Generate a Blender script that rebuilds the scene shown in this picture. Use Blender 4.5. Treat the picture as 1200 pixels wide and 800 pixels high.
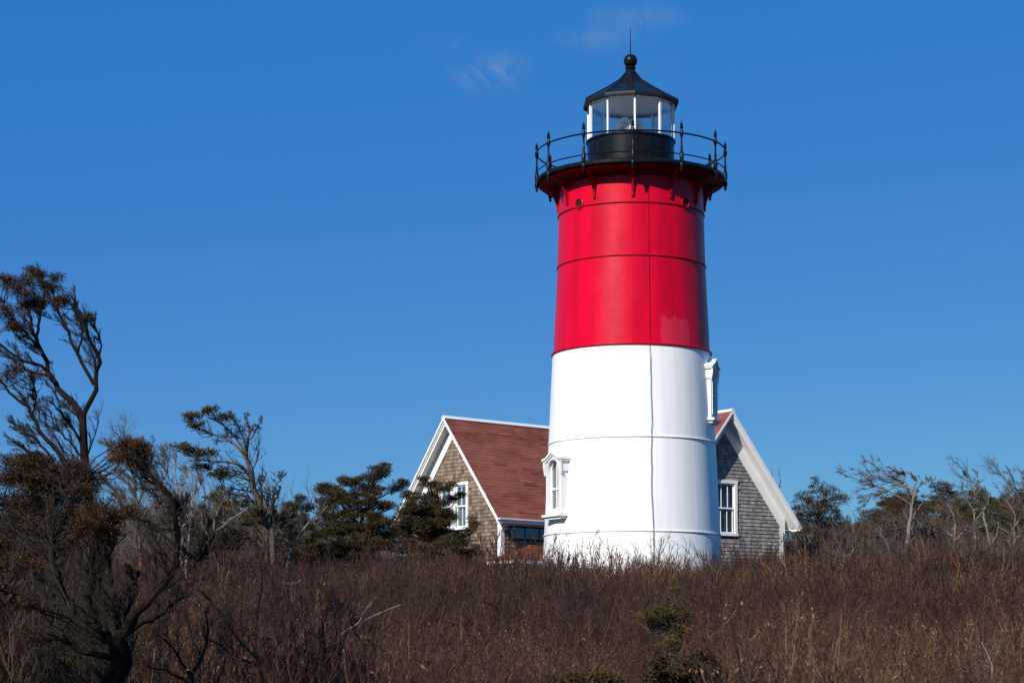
import bpy, math, random
import numpy as np

# ------------------------------------------------------------------ scene
for _o in list(bpy.data.objects):
    bpy.data.objects.remove(_o)
SC = bpy.context.scene
COL = SC.collection
RNG = np.random.default_rng(7)
R = math.radians
PI = math.pi

# ------------------------------------------------------------------ camera
EYE = 1.6
PITCH = R(3.5)
cam_d = bpy.data.cameras.new("camera")
cam_d.sensor_width = 36.0
cam_d.lens = 75.0
cam_d.shift_y = 227.0 / 1200.0
cam_d.clip_end = 8000.0
cam_d.clip_start = 0.2
cam_d.dof.use_dof = True
cam_d.dof.focus_distance = 60.0
cam_d.dof.aperture_fstop = 8.0
cam = bpy.data.objects.new("camera", cam_d)
COL.objects.link(cam)
cam.location = (0, 0, EYE)
cam.rotation_euler = (R(90) + PITCH, 0, 0)
SC.camera = cam

# ------------------------------------------------------------------ light
SUN_AZ, SUN_EL = R(32.5), R(33)          # sun to the left, behind the camera
to_sun = np.array([-math.sin(SUN_AZ) * math.cos(SUN_EL), -math.cos(SUN_AZ) * math.cos(SUN_EL), math.sin(SUN_EL)])
sd = bpy.data.lights.new("sun", 'SUN')
sd.energy = 5.0
sd.angle = R(0.53)
sd.color = (1.0, 0.955, 0.89)
sun = bpy.data.objects.new("sun", sd)
COL.objects.link(sun)
sun.rotation_euler = (R(90) - SUN_EL, 0, math.atan2(to_sun[1], to_sun[0]) + R(90))

SKY_RESPONSE = ((0.2167, 1.270), (1.1573, 0.620), (3.7717, 0.260))      # deep clear winter blue: (gain, power) per channel
W_ = bpy.data.worlds.new("World")
SC.world = W_
W_.use_nodes = True
wn, wl = W_.node_tree.nodes, W_.node_tree.links
wn.clear()
wout = wn.new('ShaderNodeOutputWorld')
wbg = wn.new('ShaderNodeBackground')
sky = wn.new('ShaderNodeTexSky')
sky.sky_type = 'NISHITA'
sky.sun_disc = False
sky.sun_elevation = SUN_EL
sky.sun_rotation = math.atan2(to_sun[0], to_sun[1])
sky.altitude = 0
sky.air_density = 0.8
sky.dust_density = 0.15
sky.ozone_density = 4.0
hs = wn.new('ShaderNodeHueSaturation')
hs.inputs['Saturation'].default_value = 1.0
hs.inputs['Value'].default_value = 1.0
sp = wn.new('ShaderNodeSeparateColor')
cb = wn.new('ShaderNodeCombineColor')
wl.new(sky.outputs[0], sp.inputs[0])
for i_, (k_, g_) in enumerate(SKY_RESPONSE):
    pw = wn.new('ShaderNodeMath'); pw.operation = 'POWER'; pw.inputs[1].default_value = g_
    ml = wn.new('ShaderNodeMath'); ml.operation = 'MULTIPLY'; ml.inputs[1].default_value = k_
    if i_ == 1:      # green: gentle floor plus a rise towards the horizon
        pw.inputs[1].default_value = 2.0; ml.operation = 'MULTIPLY_ADD'; ml.inputs[1].default_value = 0.050; ml.inputs[2].default_value = 1.65
    wl.new(sp.outputs[i_], pw.inputs[0]); wl.new(pw.outputs[0], ml.inputs[0]); wl.new(ml.outputs[0], cb.inputs[i_])
wl.new(cb.outputs[0], hs.inputs['Color'])
tintw = wn.new('ShaderNodeMix'); tintw.data_type = 'RGBA'; tintw.blend_type = 'MULTIPLY'
tintw.inputs[0].default_value = 1.0
tintw.inputs[7].default_value = (1.0, 1.0, 1.0, 1)
wl.new(hs.outputs[0], tintw.inputs[6])
# thin high cloud wisps, spread over the sky
tc = wn.new('ShaderNodeTexCoord')
mp = wn.new('ShaderNodeMapping')
mp.inputs['Scale'].default_value = (5.0, 5.0, 13.0)
mp.inputs['Location'].default_value = (0.35, 0.0, 0.3)
nz = wn.new('ShaderNodeTexNoise')
nz.inputs['Scale'].default_value = 1.6
nz.inputs['Detail'].default_value = 6.0
nz.inputs['Roughness'].default_value = 0.62
nz.inputs['Distortion'].default_value = 0.4
cr = wn.new('ShaderNodeMapRange')
cr.inputs['From Min'].default_value = 0.60
cr.inputs['From Max'].default_value = 0.90
cr.inputs['To Max'].default_value = 0.06
wl.new(tc.outputs['Generated'], mp.inputs['Vector'])
wl.new(mp.outputs[0], nz.inputs['Vector'])
wl.new(nz.outputs[0], cr.inputs['Value'])
def wisp(px, py, rx, ry, amt):
    # a small smear of cirrus around one direction of the sky
    az = (px - 600.0) / 2500.0; el = (780.0 - py) / 2500.0
    mpw = wn.new('ShaderNodeMapping'); mpw.vector_type = 'TEXTURE'
    mpw.inputs['Location'].default_value = (az, 1.0, el)
    mpw.inputs['Scale'].default_value = (rx / 2500.0, 1.0, ry / 2500.0)
    sy = wn.new('ShaderNodeSeparateXYZ'); wl.new(tc.outputs['Generated'], sy.inputs[0])
    dv = wn.new('ShaderNodeVectorMath'); dv.operation = 'SCALE'
    iv = wn.new('ShaderNodeMath'); iv.operation = 'DIVIDE'; iv.inputs[0].default_value = 1.0
    mxm = wn.new('ShaderNodeMath'); mxm.operation = 'MAXIMUM'; mxm.inputs[1].default_value = 0.05
    wl.new(sy.outputs['Y'], mxm.inputs[0]); wl.new(mxm.outputs[0], iv.inputs[1])
    wl.new(tc.outputs['Generated'], dv.inputs[0]); wl.new(iv.outputs[0], dv.inputs['Scale'])
    wl.new(dv.outputs[0], mpw.inputs['Vector'])
    ln = wn.new('ShaderNodeVectorMath'); ln.operation = 'LENGTH'; wl.new(mpw.outputs[0], ln.inputs[0])
    mr = wn.new('ShaderNodeMapRange'); mr.interpolation_type = 'SMOOTHSTEP'
    mr.inputs['From Min'].default_value = 1.0; mr.inputs['From Max'].default_value = 0.0; mr.inputs['To Max'].default_value = amt
    wl.new(ln.outputs['Value'], mr.inputs['Value'])
    nw = wn.new('ShaderNodeTexNoise'); nw.inputs['Scale'].default_value = 38.0; nw.inputs['Detail'].default_value = 8.0; nw.inputs['Roughness'].default_value = 0.65; nw.inputs['Distortion'].default_value = 0.8
    wl.new(dv.outputs[0], nw.inputs['Vector'])
    nr = wn.new('ShaderNodeMapRange'); nr.inputs['From Min'].default_value = 0.37; nr.inputs['From Max'].default_value = 0.72
    wl.new(nw.outputs[0], nr.inputs['Value'])
    mm_ = wn.new('ShaderNodeMath'); mm_.operation = 'MULTIPLY'
    wl.new(mr.outputs[0], mm_.inputs[0]); wl.new(nr.outputs[0], mm_.inputs[1])
    return mm_.outputs[0]
acc_ = cr.outputs[0]
for w_ in ((574, 76, 62, 36, 0.55), (712, 34, 80, 22, 0.24), (750, 8, 80, 24, 0.26), (525, 40, 50, 22, 0.12)):
    ad_ = wn.new('ShaderNodeMath'); ad_.operation = 'ADD'
    wl.new(acc_, ad_.inputs[0]); wl.new(wisp(*w_), ad_.inputs[1]); acc_ = ad_.outputs[0]
cm = wn.new('ShaderNodeMix'); cm.data_type = 'RGBA'
cm.inputs[7].default_value = (4.0, 4.6, 6.0, 1)
wl.new(acc_, cm.inputs[0])
wl.new(tintw.outputs[2], cm.inputs[6])
wl.new(cm.outputs[2], wbg.inputs['Color'])
wbg.inputs['Strength'].default_value = 0.09
wl.new(wbg.outputs[0], wout.inputs['Surface'])

SC.view_settings.view_transform = 'Standard'
SC.view_settings.look = 'None'
SC.view_settings.exposure = 0.15
SC.view_settings.gamma = 1.0
SC.render.engine = 'CYCLES'
SC.cycles.max_bounces = 8
SC.cycles.transparent_max_bounces = 12

# ------------------------------------------------------------------ pixel helpers (only used to read sizes off the photograph)
def ray(px, py):
    dx = (px - 600.0) / 2500.0
    dz = (627.0 - py) / 2500.0
    d = np.array([dx, math.cos(PITCH) - dz * math.sin(PITCH), math.sin(PITCH) + dz * math.cos(PITCH)])
    return d / d[1]

def at(px, py, Y):
    return np.array([0, 0, EYE]) + ray(px, py) * Y

def hit(px, py, p0, n):
    d = ray(px, py)
    o = np.array([0, 0, EYE])
    return o + d * (np.dot(np.array(p0) - o, n) / np.dot(d, n))

# ------------------------------------------------------------------ terrain
TX, TY = 3.385, 60.0

def _vn(x, y, s, seed):
    x = np.asarray(x, float) / s + seed * 17.3
    y = np.asarray(y, float) / s + seed * 9.1
    return (np.sin(x * 1.7 + 1.3 * np.sin(y * 1.1)) + np.sin(y * 1.9 + 1.7 * np.sin(x * 0.8)) + np.sin((x + y) * 1.3)) / 3.0

def ground(x, y):
    x = np.asarray(x, float); y = np.asarray(y, float)
    t = np.clip((y - 9.0) / 50.0, 0, 1)
    g = 3.35 * (0.75 * t + 0.25 * (3 * t * t - 2 * t ** 3))
    f = np.clip((y - 130.0) / 200.0, 0, 1)
    g = g - 3.6 * (3 * f * f - 2 * f ** 3)
    side = np.clip((np.abs(x) - 60.0) / 200.0, 0, 1)
    g = g * (1 - 0.8 * side)
    g = g + 0.10 * _vn(x, y, 4.0, 1) + 0.05 * _vn(x, y, 1.7, 2)
    return g

# ------------------------------------------------------------------ materials
def new_mat(name):
    m = bpy.data.materials.new(name)
    m.use_nodes = True
    nt = m.node_tree
    b = nt.nodes.get('Principled BSDF')
    return m, nt, b

def mk(name, col, rough=0.6, spec=0.5, metal=0.0, var=None, vscale=4.0, vamt=1.0, island=0.0, bump=0.0, bscale=30.0, detail=5.0, sc3=(1, 1, 1), vmin=0.35, vmax=0.7):
    """base colour, second colour mixed in by noise, per-piece value change, fine relief"""
    m, nt, b = new_mat(name)
    n, l = nt.nodes, nt.links
    b.inputs['Roughness'].default_value = rough
    b.inputs['Specular IOR Level'].default_value = spec
    b.inputs['Metallic'].default_value = metal
    b.inputs['Base Color'].default_value = (*col, 1)
    out = None
    geo = n.new('ShaderNodeTexCoord')
    mpg = n.new('ShaderNodeMapping')
    mpg.inputs['Scale'].default_value = sc3
    l.new(geo.outputs['Object'], mpg.inputs['Vector'])
    if var is not None:
        t = n.new('ShaderNodeTexNoise')
        t.inputs['Scale'].default_value = vscale
        t.inputs['Detail'].default_value = detail
        t.inputs['Roughness'].default_value = 0.6
        l.new(mpg.outputs[0], t.inputs['Vector'])
        r = n.new('ShaderNodeMapRange')
        r.inputs['From Min'].default_value = vmin
        r.inputs['From Max'].default_value = vmax
        r.inputs['To Max'].default_value = vamt
        l.new(t.outputs[0], r.inputs['Value'])
        x = n.new('ShaderNodeMix'); x.data_type = 'RGBA'
        x.inputs[6].default_value = (*col, 1)
        x.inputs[7].default_value = (*var, 1)
        l.new(r.outputs[0], x.inputs[0])
        out = x.outputs[2]
    if island > 0:
        g = n.new('ShaderNodeNewGeometry')
        r = n.new('ShaderNodeMapRange')
        r.inputs['To Min'].default_value = 1.0 - island
        r.inputs['To Max'].default_value = 1.0 + island
        l.new(g.outputs['Random Per Island'], r.inputs['Value'])
        x = n.new('ShaderNodeMix'); x.data_type = 'RGBA'; x.blend_type = 'MULTIPLY'
        x.inputs[0].default_value = 1.0
        if out is None:
            x.inputs[6].default_value = (*col, 1)
        else:
            l.new(out, x.inputs[6])
        cc = n.new('ShaderNodeCombineColor')
        for i in range(3):
            l.new(r.outputs[0], cc.inputs[i])
        l.new(cc.outputs[0], x.inputs[7])
        out = x.outputs[2]
    if out is not None:
        l.new(out, b.inputs['Base Color'])
    if bump > 0:
        t = n.new('ShaderNodeTexNoise')
        t.inputs['Scale'].default_value = bscale
        t.inputs['Detail'].default_value = 4
        l.new(mpg.outputs[0], t.inputs['Vector'])
        bp = n.new('ShaderNodeBump')
        bp.inputs['Strength'].default_value = bump
        bp.inputs['Distance'].default_value = 0.02
        l.new(t.outputs[0], bp.inputs['Height'])
        l.new(bp.outputs[0], b.inputs['Normal'])
    return m

M = {}
M['white'] = mk('white_paint', (0.85, 0.845, 0.82), 0.42, 0.35, var=(0.70, 0.69, 0.655), vscale=1.3, vamt=0.6, bump=0.12, bscale=2.2, sc3=(2.6, 2.6, 0.22), vmin=.45, vmax=.75)
M['white_trim'] = mk('white_trim', (0.78, 0.775, 0.755), 0.55, 0.3, var=(0.70, 0.69, 0.66), vscale=2.5, vamt=0.6)
M['eave_black'] = mk('dull_black_paint', (0.010, 0.011, 0.014), 0.55, 0.25)
M['red'] = None
M['red_trim'] = mk('red_trim_paint', (0.34, 0.002, 0.011), 0.45, 0.15, var=(0.26, 0.002, 0.008), vscale=3, vamt=0.6)
M['black'] = mk('black_paint', (0.004, 0.005, 0.006), 0.32, 0.16, var=(0.012, 0.013, 0.017), vscale=5, vamt=0.8, bump=0.1, bscale=6)
M['inside'] = mk('lantern_lining', (0.86, 0.86, 0.86), 0.7, 0.2, var=(0.74, 0.74, 0.74), vscale=3, vamt=0.6)
M['dark'] = mk('dark_interior', (0.012, 0.012, 0.014), 0.8, 0.2)
M['brass'] = mk('lens_metal', (0.45, 0.44, 0.40), 0.3, 0.5, metal=0.8)
M['soffit_shade_red'] = mk('shade_darkened_soffit_red', (0.13, 0.001, 0.004), 0.6, 0.1)  # trim red darkened: the shade under the deck is put into the colour
M['lens_white'] = mk('pale_lens_housing', (0.72, 0.74, 0.74), 0.25, 0.6)
M['cable'] = mk('cable_rubber', (0.02, 0.02, 0.02), 0.6)
M['shing_warm'] = mk('cedar_shingles', (0.150, 0.100, 0.067), 0.85, 0.2, var=(0.27, 0.21, 0.16), vscale=7, vamt=0.9, island=0.42, bump=0.5, bscale=40, sc3=(1, 1, 0.25))
M['shing_grey'] = mk('weathered_cedar_shingles', (0.2021, 0.1763, 0.1591), 0.85, 0.2, var=(0.2924, 0.2709, 0.2537), vscale=7, vamt=0.9, island=0.30, bump=0.5, bscale=40, sc3=(1, 1, 0.25))
M['roofing'] = mk('red_brown_roof_shingles', (0.25, 0.084, 0.057), 0.9, 0.15, var=(0.135, 0.036, 0.024), vscale=0.9, vamt=0.9, island=0.09, bump=0.4, bscale=60, sc3=(1, 1, 3), vmin=.42, vmax=.72)
M['roofing_faded'] = mk('dark_patch_roof_shingles', (0.20, 0.060, 0.046), 0.9, 0.15, island=0.3, bump=0.4, bscale=60)
M['porch_roofing'] = mk('orange_brown_porch_shingles', (0.1920, 0.0600, 0.0280), 0.9, 0.15, island=0.3, bump=0.4, bscale=60)
M['sheath'] = mk('sheathing', (0.10, 0.08, 0.06), 0.9, 0.1)
M['curtain'] = mk('curtain_cloth', (0.45, 0.46, 0.47), 0.9, 0.1, var=(0.12, 0.13, 0.15), vscale=14, vamt=1, sc3=(1, 1, 0.05))
M['soil'] = mk('leaf_litter', (0.0280, 0.0176, 0.0120), 0.95, 0.1, var=(0.0760, 0.0528, 0.0320), vscale=1.2, vamt=1, bump=0.6, bscale=12)

def red_mat():
    """red tower paint with one paler repainted patch low on the front"""
    m, nt, b = new_mat('red_tower_paint')
    n, l = nt.nodes, nt.links
    b.inputs['Roughness'].default_value = 0.33
    b.inputs['Specular IOR Level'].default_value = 0.17
    tcn = n.new('ShaderNodeTexCoord')
    t = n.new('ShaderNodeTexNoise')
    t.inputs['Scale'].default_value = 1.1; t.inputs['Detail'].default_value = 6
    mpr = n.new('ShaderNodeMapping'); mpr.inputs['Scale'].default_value = (2.2, 2.2, 0.35)
    l.new(tcn.outputs['Object'], mpr.inputs['Vector']); l.new(mpr.outputs[0], t.inputs['Vector'])
    x = n.new('ShaderNodeMix'); x.data_type = 'RGBA'
    x.inputs[6].default_value = (0.62, 0.0004, 0.022, 1)
    x.inputs[7].default_value = (0.44, 0.001, 0.016, 1)
    r = n.new('ShaderNodeMapRange')
    r.inputs['From Min'].default_value = 0.4; r.inputs['From Max'].default_value = 0.75
    l.new(t.outputs[0], r.inputs['Value']); l.new(r.outputs[0], x.inputs[0])
    # patch: a stretch of angle and height of the shell
    sx = n.new('ShaderNodeSeparateXYZ')
    l.new(tcn.outputs['Object'], sx.inputs[0])
    at2 = n.new('ShaderNodeMath'); at2.operation = 'ARCTAN2'
    ng = n.new('ShaderNodeMath'); ng.operation = 'MULTIPLY'; ng.inputs[1].default_value = -1
    l.new(sx.outputs['Y'], ng.inputs[0])
    l.new(sx.outputs['X'], at2.inputs[0]); l.new(ng.outputs[0], at2.inputs[1])
    t2 = n.new('ShaderNodeTexNoise'); t2.inputs['Scale'].default_value = 2.6; t2.inputs['Detail'].default_value = 4
    l.new(tcn.outputs['Object'], t2.inputs['Vector'])
    def band(src, lo, hi, soft, wob):
        ad = n.new('ShaderNodeMath'); ad.operation = 'MULTIPLY_ADD'
        l.new(t2.outputs[0], ad.inputs[0]); ad.inputs[1].default_value = wob
        l.new(src, ad.inputs[2])
        a = n.new('ShaderNodeMapRange'); a.inputs['From Min'].default_value = lo; a.inputs['From Max'].default_value = lo + soft
        l.new(ad.outputs[0], a.inputs['Value'])
        c = n.new('ShaderNodeMapRange'); c.inputs['From Min'].default_value = hi; c.inputs['From Max'].default_value = hi + soft
        c.inputs['To Min'].default_value = 1; c.inputs['To Max'].default_value = 0
        l.new(ad.outputs[0], c.inputs['Value'])
        mu = n.new('ShaderNodeMath'); mu.operation = 'MULTIPLY'
        l.new(a.outputs[0], mu.inputs[0]); l.new(c.outputs[0], mu.inputs[1])
        return mu.outputs[0]
    b1 = band(at2.outputs[0], 0.36, 0.80, 0.03, 0.12)
    b2 = band(sx.outputs['Z'], 7.15, 8.35, 0.08, 0.9)
    mm = n.new('ShaderNodeMath'); mm.operation = 'MULTIPLY'
    l.new(b1, mm.inputs[0]); l.new(b2, mm.inputs[1])
    m2 = n.new('ShaderNodeMath'); m2.operation = 'MULTIPLY'; m2.inputs[1].default_value = 0.5
    l.new(mm.outputs[0], m2.inputs[0])
    y = n.new('ShaderNodeMix'); y.data_type = 'RGBA'
    y.inputs[7].default_value = (0.60, 0.040, 0.075, 1)
    l.new(m2.outputs[0], y.inputs[0]); l.new(x.outputs[2], y.inputs[6])
    l.new(y.outputs[2], b.inputs['Base Color'])
    t3 = n.new('ShaderNodeTexNoise'); t3.inputs['Scale'].default_value = 2.0; t3.inputs['Detail'].default_value = 5
    l.new(tcn.outputs['Object'], t3.inputs['Vector'])
    bp = n.new('ShaderNodeBump'); bp.inputs['Strength'].default_value = 0.25; bp.inputs['Distance'].default_value = 0.03
    l.new(t3.outputs[0], bp.inputs['Height']); l.new(bp.outputs[0], b.inputs['Normal'])
    r3 = n.new('ShaderNodeMapRange'); r3.inputs['To Min'].default_value = 0.26; r3.inputs['To Max'].default_value = 0.42
    l.new(t3.outputs[0], r3.inputs['Value']); l.new(r3.outputs[0], b.inputs['Roughness'])
    return m
M['red'] = red_mat()

def glass_mat(name, tint, refl=0.12, trans=0.9):
    m, nt, b = new_mat(name)
    n, l = nt.nodes, nt.links
    n.remove(b)
    o = [k for k in n if k.type == 'OUTPUT_MATERIAL'][0]
    tr = n.new('ShaderNodeBsdfTransparent'); tr.inputs[0].default_value = (*tint, 1)
    gl = n.new('ShaderNodeBsdfGlossy'); gl.inputs['Roughness'].default_value = 0.03
    fr = n.new('ShaderNodeLayerWeight'); fr.inputs[0].default_value = 0.25
    ad = n.new('ShaderNodeMath'); ad.operation = 'MULTIPLY_ADD'; ad.inputs[1].default_value = 0.32; ad.inputs[2].default_value = refl
    l.new(fr.outputs['Fresnel'], ad.inputs[0])
    mx = n.new('ShaderNodeMixShader')
    l.new(ad.outputs[0], mx.inputs[0]); l.new(tr.outputs[0], mx.inputs[1]); l.new(gl.outputs[0], mx.inputs[2])
    l.new(mx.outputs[0], o.inputs['Surface'])
    return m
M['glass'] = glass_mat('window_glass', (0.85, 0.88, 0.88), 0.03)
M['lantern_glass'] = glass_mat('lantern_glass', (0.90, 0.92, 0.92), 0.05)
M['dark_glass'] = glass_mat('dark_window_glass', (0.55, 0.58, 0.60), 0.08)

def veg_mat(name, cols, rough=0.8, trans=0.0, instancer=False, spec=0.2):
    """ramp of colours picked per leaf / twig piece, or per instanced bush"""
    m, nt, b = new_mat(name)
    n, l = nt.nodes, nt.links
    b.inputs['Roughness'].default_value = rough
    b.inputs['Specular IOR Level'].default_value = spec
    rp = n.new('ShaderNodeValToRGB')
    while len(rp.color_ramp.elements) < len(cols):
        rp.color_ramp.elements.new(0.5)
    for i, c in enumerate(cols):
        rp.color_ramp.elements[i].position = i / (len(cols) - 1)
        rp.color_ramp.elements[i].color = (*c, 1)
    g = n.new('ShaderNodeNewGeometry')
    if instancer:
        a = n.new('ShaderNodeAttribute'); a.attribute_type = 'INSTANCER'; a.attribute_name = 'tint'
        ad = n.new('ShaderNodeMath'); ad.operation = 'MULTIPLY_ADD'
        ad.inputs[1].default_value = 0.80
        sb = n.new('ShaderNodeMath'); sb.operation = 'SUBTRACT'; sb.inputs[1].default_value = 0.40
        l.new(a.outputs['Fac'], sb.inputs[0])
        l.new(g.outputs['Random Per Island'], ad.inputs[0]); l.new(sb.outputs[0], ad.inputs[2])
        l.new(ad.outputs[0], rp.inputs[0])
    else:
        l.new(g.outputs['Random Per Island'], rp.inputs[0])
    l.new(rp.outputs[0], b.inputs['Base Color'])
    return m

M['cedar'] = veg_mat('dark_cedar_foliage', [(0.009, 0.009, 0.004), (0.026, 0.021, 0.008), (0.062, 0.042, 0.014), (0.095, 0.054, 0.021)])
M['cedar_olive'] = veg_mat('olive_cedar_foliage', [(0.012, 0.012, 0.004), (0.036, 0.032, 0.009), (0.085, 0.062, 0.016), (0.11, 0.064, 0.022)])
M['rust'] = veg_mat('rusty_brown_foliage', [(0.006, 0.005, 0.003), (0.016, 0.010, 0.005), (0.042, 0.021, 0.008), (0.140, 0.062, 0.018)])
M['russet'] = veg_mat('russet_dead_leaves', [(0.0720, 0.0280, 0.0120), (0.1360, 0.0560, 0.0224), (0.1920, 0.0840, 0.0360)])
M['juniper'] = veg_mat('yellow_green_juniper', [(0.012, 0.012, 0.004), (0.045, 0.038, 0.008), (0.105, 0.080, 0.016), (0.085, 0.046, 0.018)])
M['bark_dark'] = mk('dark_bark', (0.009, 0.007, 0.006), 0.95, 0.05, var=(0.024, 0.018, 0.014), vscale=9, bump=0.6, bscale=30)
M['bark_brown'] = mk('brown_bark', (0.0760, 0.0544, 0.0416), 0.9, 0.15, var=(0.1200, 0.0920, 0.0720), vscale=9, bump=0.6, bscale=30)
M['bark_pale'] = mk('pale_grey_bark', (0.2295, 0.1997, 0.1658), 0.9, 0.15, var=(0.1275, 0.1062, 0.0850), vscale=6, bump=0.5, bscale=30)
M['twig_grey'] = veg_mat('grey_brown_twigs', [(0.0560, 0.0400, 0.0336), (0.0920, 0.0704, 0.0576), (0.1440, 0.1160, 0.0920)])
M['twig_dark'] = veg_mat('dark_twigs', [(0.012, 0.009, 0.008), (0.026, 0.019, 0.016), (0.048, 0.035, 0.028)])
M['thicket'] = veg_mat('thicket_twigs', [(0.014, 0.009, 0.009), (0.040, 0.021, 0.019), (0.074, 0.031, 0.021), (0.105, 0.046, 0.024), (0.21, 0.125, 0.066)], instancer=True)
M['thicket_grey'] = veg_mat('grey_thicket_twigs', [(0.026, 0.020, 0.017), (0.058, 0.043, 0.035), (0.095, 0.072, 0.056), (0.18, 0.145, 0.11)], instancer=True)
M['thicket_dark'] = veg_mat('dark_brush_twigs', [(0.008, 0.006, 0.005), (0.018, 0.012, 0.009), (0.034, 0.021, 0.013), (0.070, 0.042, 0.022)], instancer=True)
M['grass'] = veg_mat('dry_grass_blades', [(0.0680, 0.0384, 0.0176), (0.1200, 0.0704, 0.0320), (0.2000, 0.1280, 0.0624)], instancer=True)

# ------------------------------------------------------------------ geometry helpers
class Geo:
    def __init__(self):
        self.v, self.f, self.n = [], [], 0

    def add(self, v, f):
        v = np.asarray(v, float).reshape(-1, 3)
        self.v.append(v)
        self.f.append([tuple(int(i) + self.n for i in q) for q in f])
        self.n += len(v)
        return self

    def box(self, c, ax, ay, az, sx, sy, sz):
        """centre, three unit axes, full sizes"""
        c = np.asarray(c, float)
        ax, ay, az = np.asarray(ax, float), np.asarray(ay, float), np.asarray(az, float)
        vs = []
        for k in (-.5, .5):
            for j in (-.5, .5):
                for i in (-.5, .5):
                    vs.append(c + ax * sx * i + ay * sy * j + az * sz * k)
        return self.add(vs, [(0, 2, 3, 1), (4, 5, 7, 6), (0, 1, 5, 4), (2, 6, 7, 3), (0, 4, 6, 2), (1, 3, 7, 5)])

    def prism(self, poly, d):
        """closed solid: polygon (3-D points) pushed along vector d"""
        p = np.asarray(poly, float); k = len(p)
        q = p + np.asarray(d, float)
        fs = [tuple(range(k)), tuple(range(2 * k - 1, k - 1, -1))]
        for i in range(k):
            j = (i + 1) % k
            fs.append((i, i + k, j + k, j))
        return self.add(np.vstack([p, q]), fs)

    def bar(self, a, b, up, w, h):
        a, b = np.asarray(a, float), np.asarray(b, float)
        d = b - a; L = np.linalg.norm(d); d = d / L
        up = np.asarray(up, float); s = np.cross(d, up); s /= np.linalg.norm(s); u = np.cross(s, d)
        return self.box((a + b) / 2, d, s, u, L, w, h)

    def lathe(self, prof, n=24, c=(0, 0, 0), a0=0.0, caps=True, a1=None):
        c = np.asarray(c, float)
        full = a1 is None
        ang = a0 + (np.arange(n) * 2 * PI / n if full else np.linspace(0, a1 - a0, n))
        vs = []
        for r, z in prof:
            vs.append(np.stack([c[0] + r * np.sin(ang), c[1] - r * np.cos(ang), np.full(n, c[2] + z)], 1))
        fs = []
        for i in range(len(prof) - 1):
            for j in range(n if full else n - 1):
                k = (j + 1) % n
                fs.append((i * n + j, i * n + k, (i + 1) * n + k, (i + 1) * n + j))
        if caps and full:
            fs.append(tuple(range(n - 1, -1, -1)))
            fs.append(tuple((len(prof) - 1) * n + j for j in range(n)))
        return self.add(np.vstack(vs), fs)

    def tube(self, pts, rad, n=6, closed=False):
        p = np.asarray(pts, float); m = len(p)
        rad = np.broadcast_to(np.asarray(rad, float), (m,))
        if closed:
            t = np.roll(p, -1, 0) - np.roll(p, 1, 0)
        else:
            t = np.gradient(p, axis=0)
        t /= np.linalg.norm(t, axis=1)[:, None] + 1e-9
        ref = np.array([0.31, 0.2, 0.93]) if abs(t[0][2]) < 0.8 else np.array([1., 0.1, 0.05])
        s = np.cross(t, ref); s /= np.linalg.norm(s, axis=1)[:, None] + 1e-9
        u = np.cross(s, t)
        a = np.arange(n) * 2 * PI / n
        vs = p[:, None, :] + rad[:, None, None] * (np.cos(a)[None, :, None] * s[:, None, :] + np.sin(a)[None, :, None] * u[:, None, :])
        fs = []
        for i in range(m if closed else m - 1):
            i2 = (i + 1) % m
            for j in range(n):
                k = (j + 1) % n
                fs.append((i * n + j, i * n + k, i2 * n + k, i2 * n + j))
        if not closed:
            fs.append(tuple(range(n - 1, -1, -1))); fs.append(tuple((m - 1) * n + j for j in range(n)))
        return self.add(vs.reshape(-1, 3), fs)

def unit(v):
    v = np.asarray(v, float)
    return v / np.linalg.norm(v)

def link(name, me, parent=None, mat=None, smooth=False):
    o = bpy.data.objects.new(name, me)
    COL.objects.link(o)
    if parent is not None:
        o.parent = parent
    if mat is not None and not me.materials:
        me.materials.append(mat)
    if smooth and len(me.polygons):
        me.polygons.foreach_set('use_smooth', np.ones(len(me.polygons), bool))
    return o

def build(name, g, mat, parent=None, origin=(0, 0, 0), smooth=False):
    """geometry in world coordinates; origin = world position of the parent Empty"""
    me = bpy.data.meshes.new(name)
    v = np.vstack(g.v) - np.asarray(origin, float)
    f = [q for fs in g.f for q in fs]
    me.from_pydata(v.tolist(), [], f)
    o = link(name, me, parent, mat)
    if smooth:
        me.polygons.foreach_set('use_smooth', np.ones(len(me.polygons), bool))
        try:
            me.set_sharp_from_angle(angle=R(35))
        except Exception:
            pass
    me.update()
    return o

def fast(name, V, Fc, mat, parent=None, origin=(0, 0, 0), smooth=False):
    """equal-sided faces (numpy) -> mesh"""
    V = np.asarray(V, np.float32) - np.asarray(origin, np.float32)
    k = Fc.shape[1]
    me = bpy.data.meshes.new(name)
    me.vertices.add(len(V)); me.vertices.foreach_set('co', V.ravel())
    me.loops.add(Fc.size); me.loops.foreach_set('vertex_index', Fc.ravel().astype(np.int32))
    me.polygons.add(len(Fc)); me.polygons.foreach_set('loop_start', (np.arange(len(Fc)) * k).astype(np.int32))
    me.update(calc_edges=True)
    me.validate()
    return link(name, me, parent, mat, smooth)

def empty(name, loc, label=None, cat=None, group=None, kind=None):
    o = bpy.data.objects.new(name, None)
    COL.objects.link(o)
    o.location = tuple(float(c) for c in loc)
    o.empty_display_size = 0.3
    tag(o, label, cat, group, kind)
    return o

def tag(o, label=None, cat=None, group=None, kind=None):
    if label: o['label'] = label
    if cat: o['category'] = cat
    if group: o['group'] = group
    if kind: o['kind'] = kind
    return o

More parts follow.
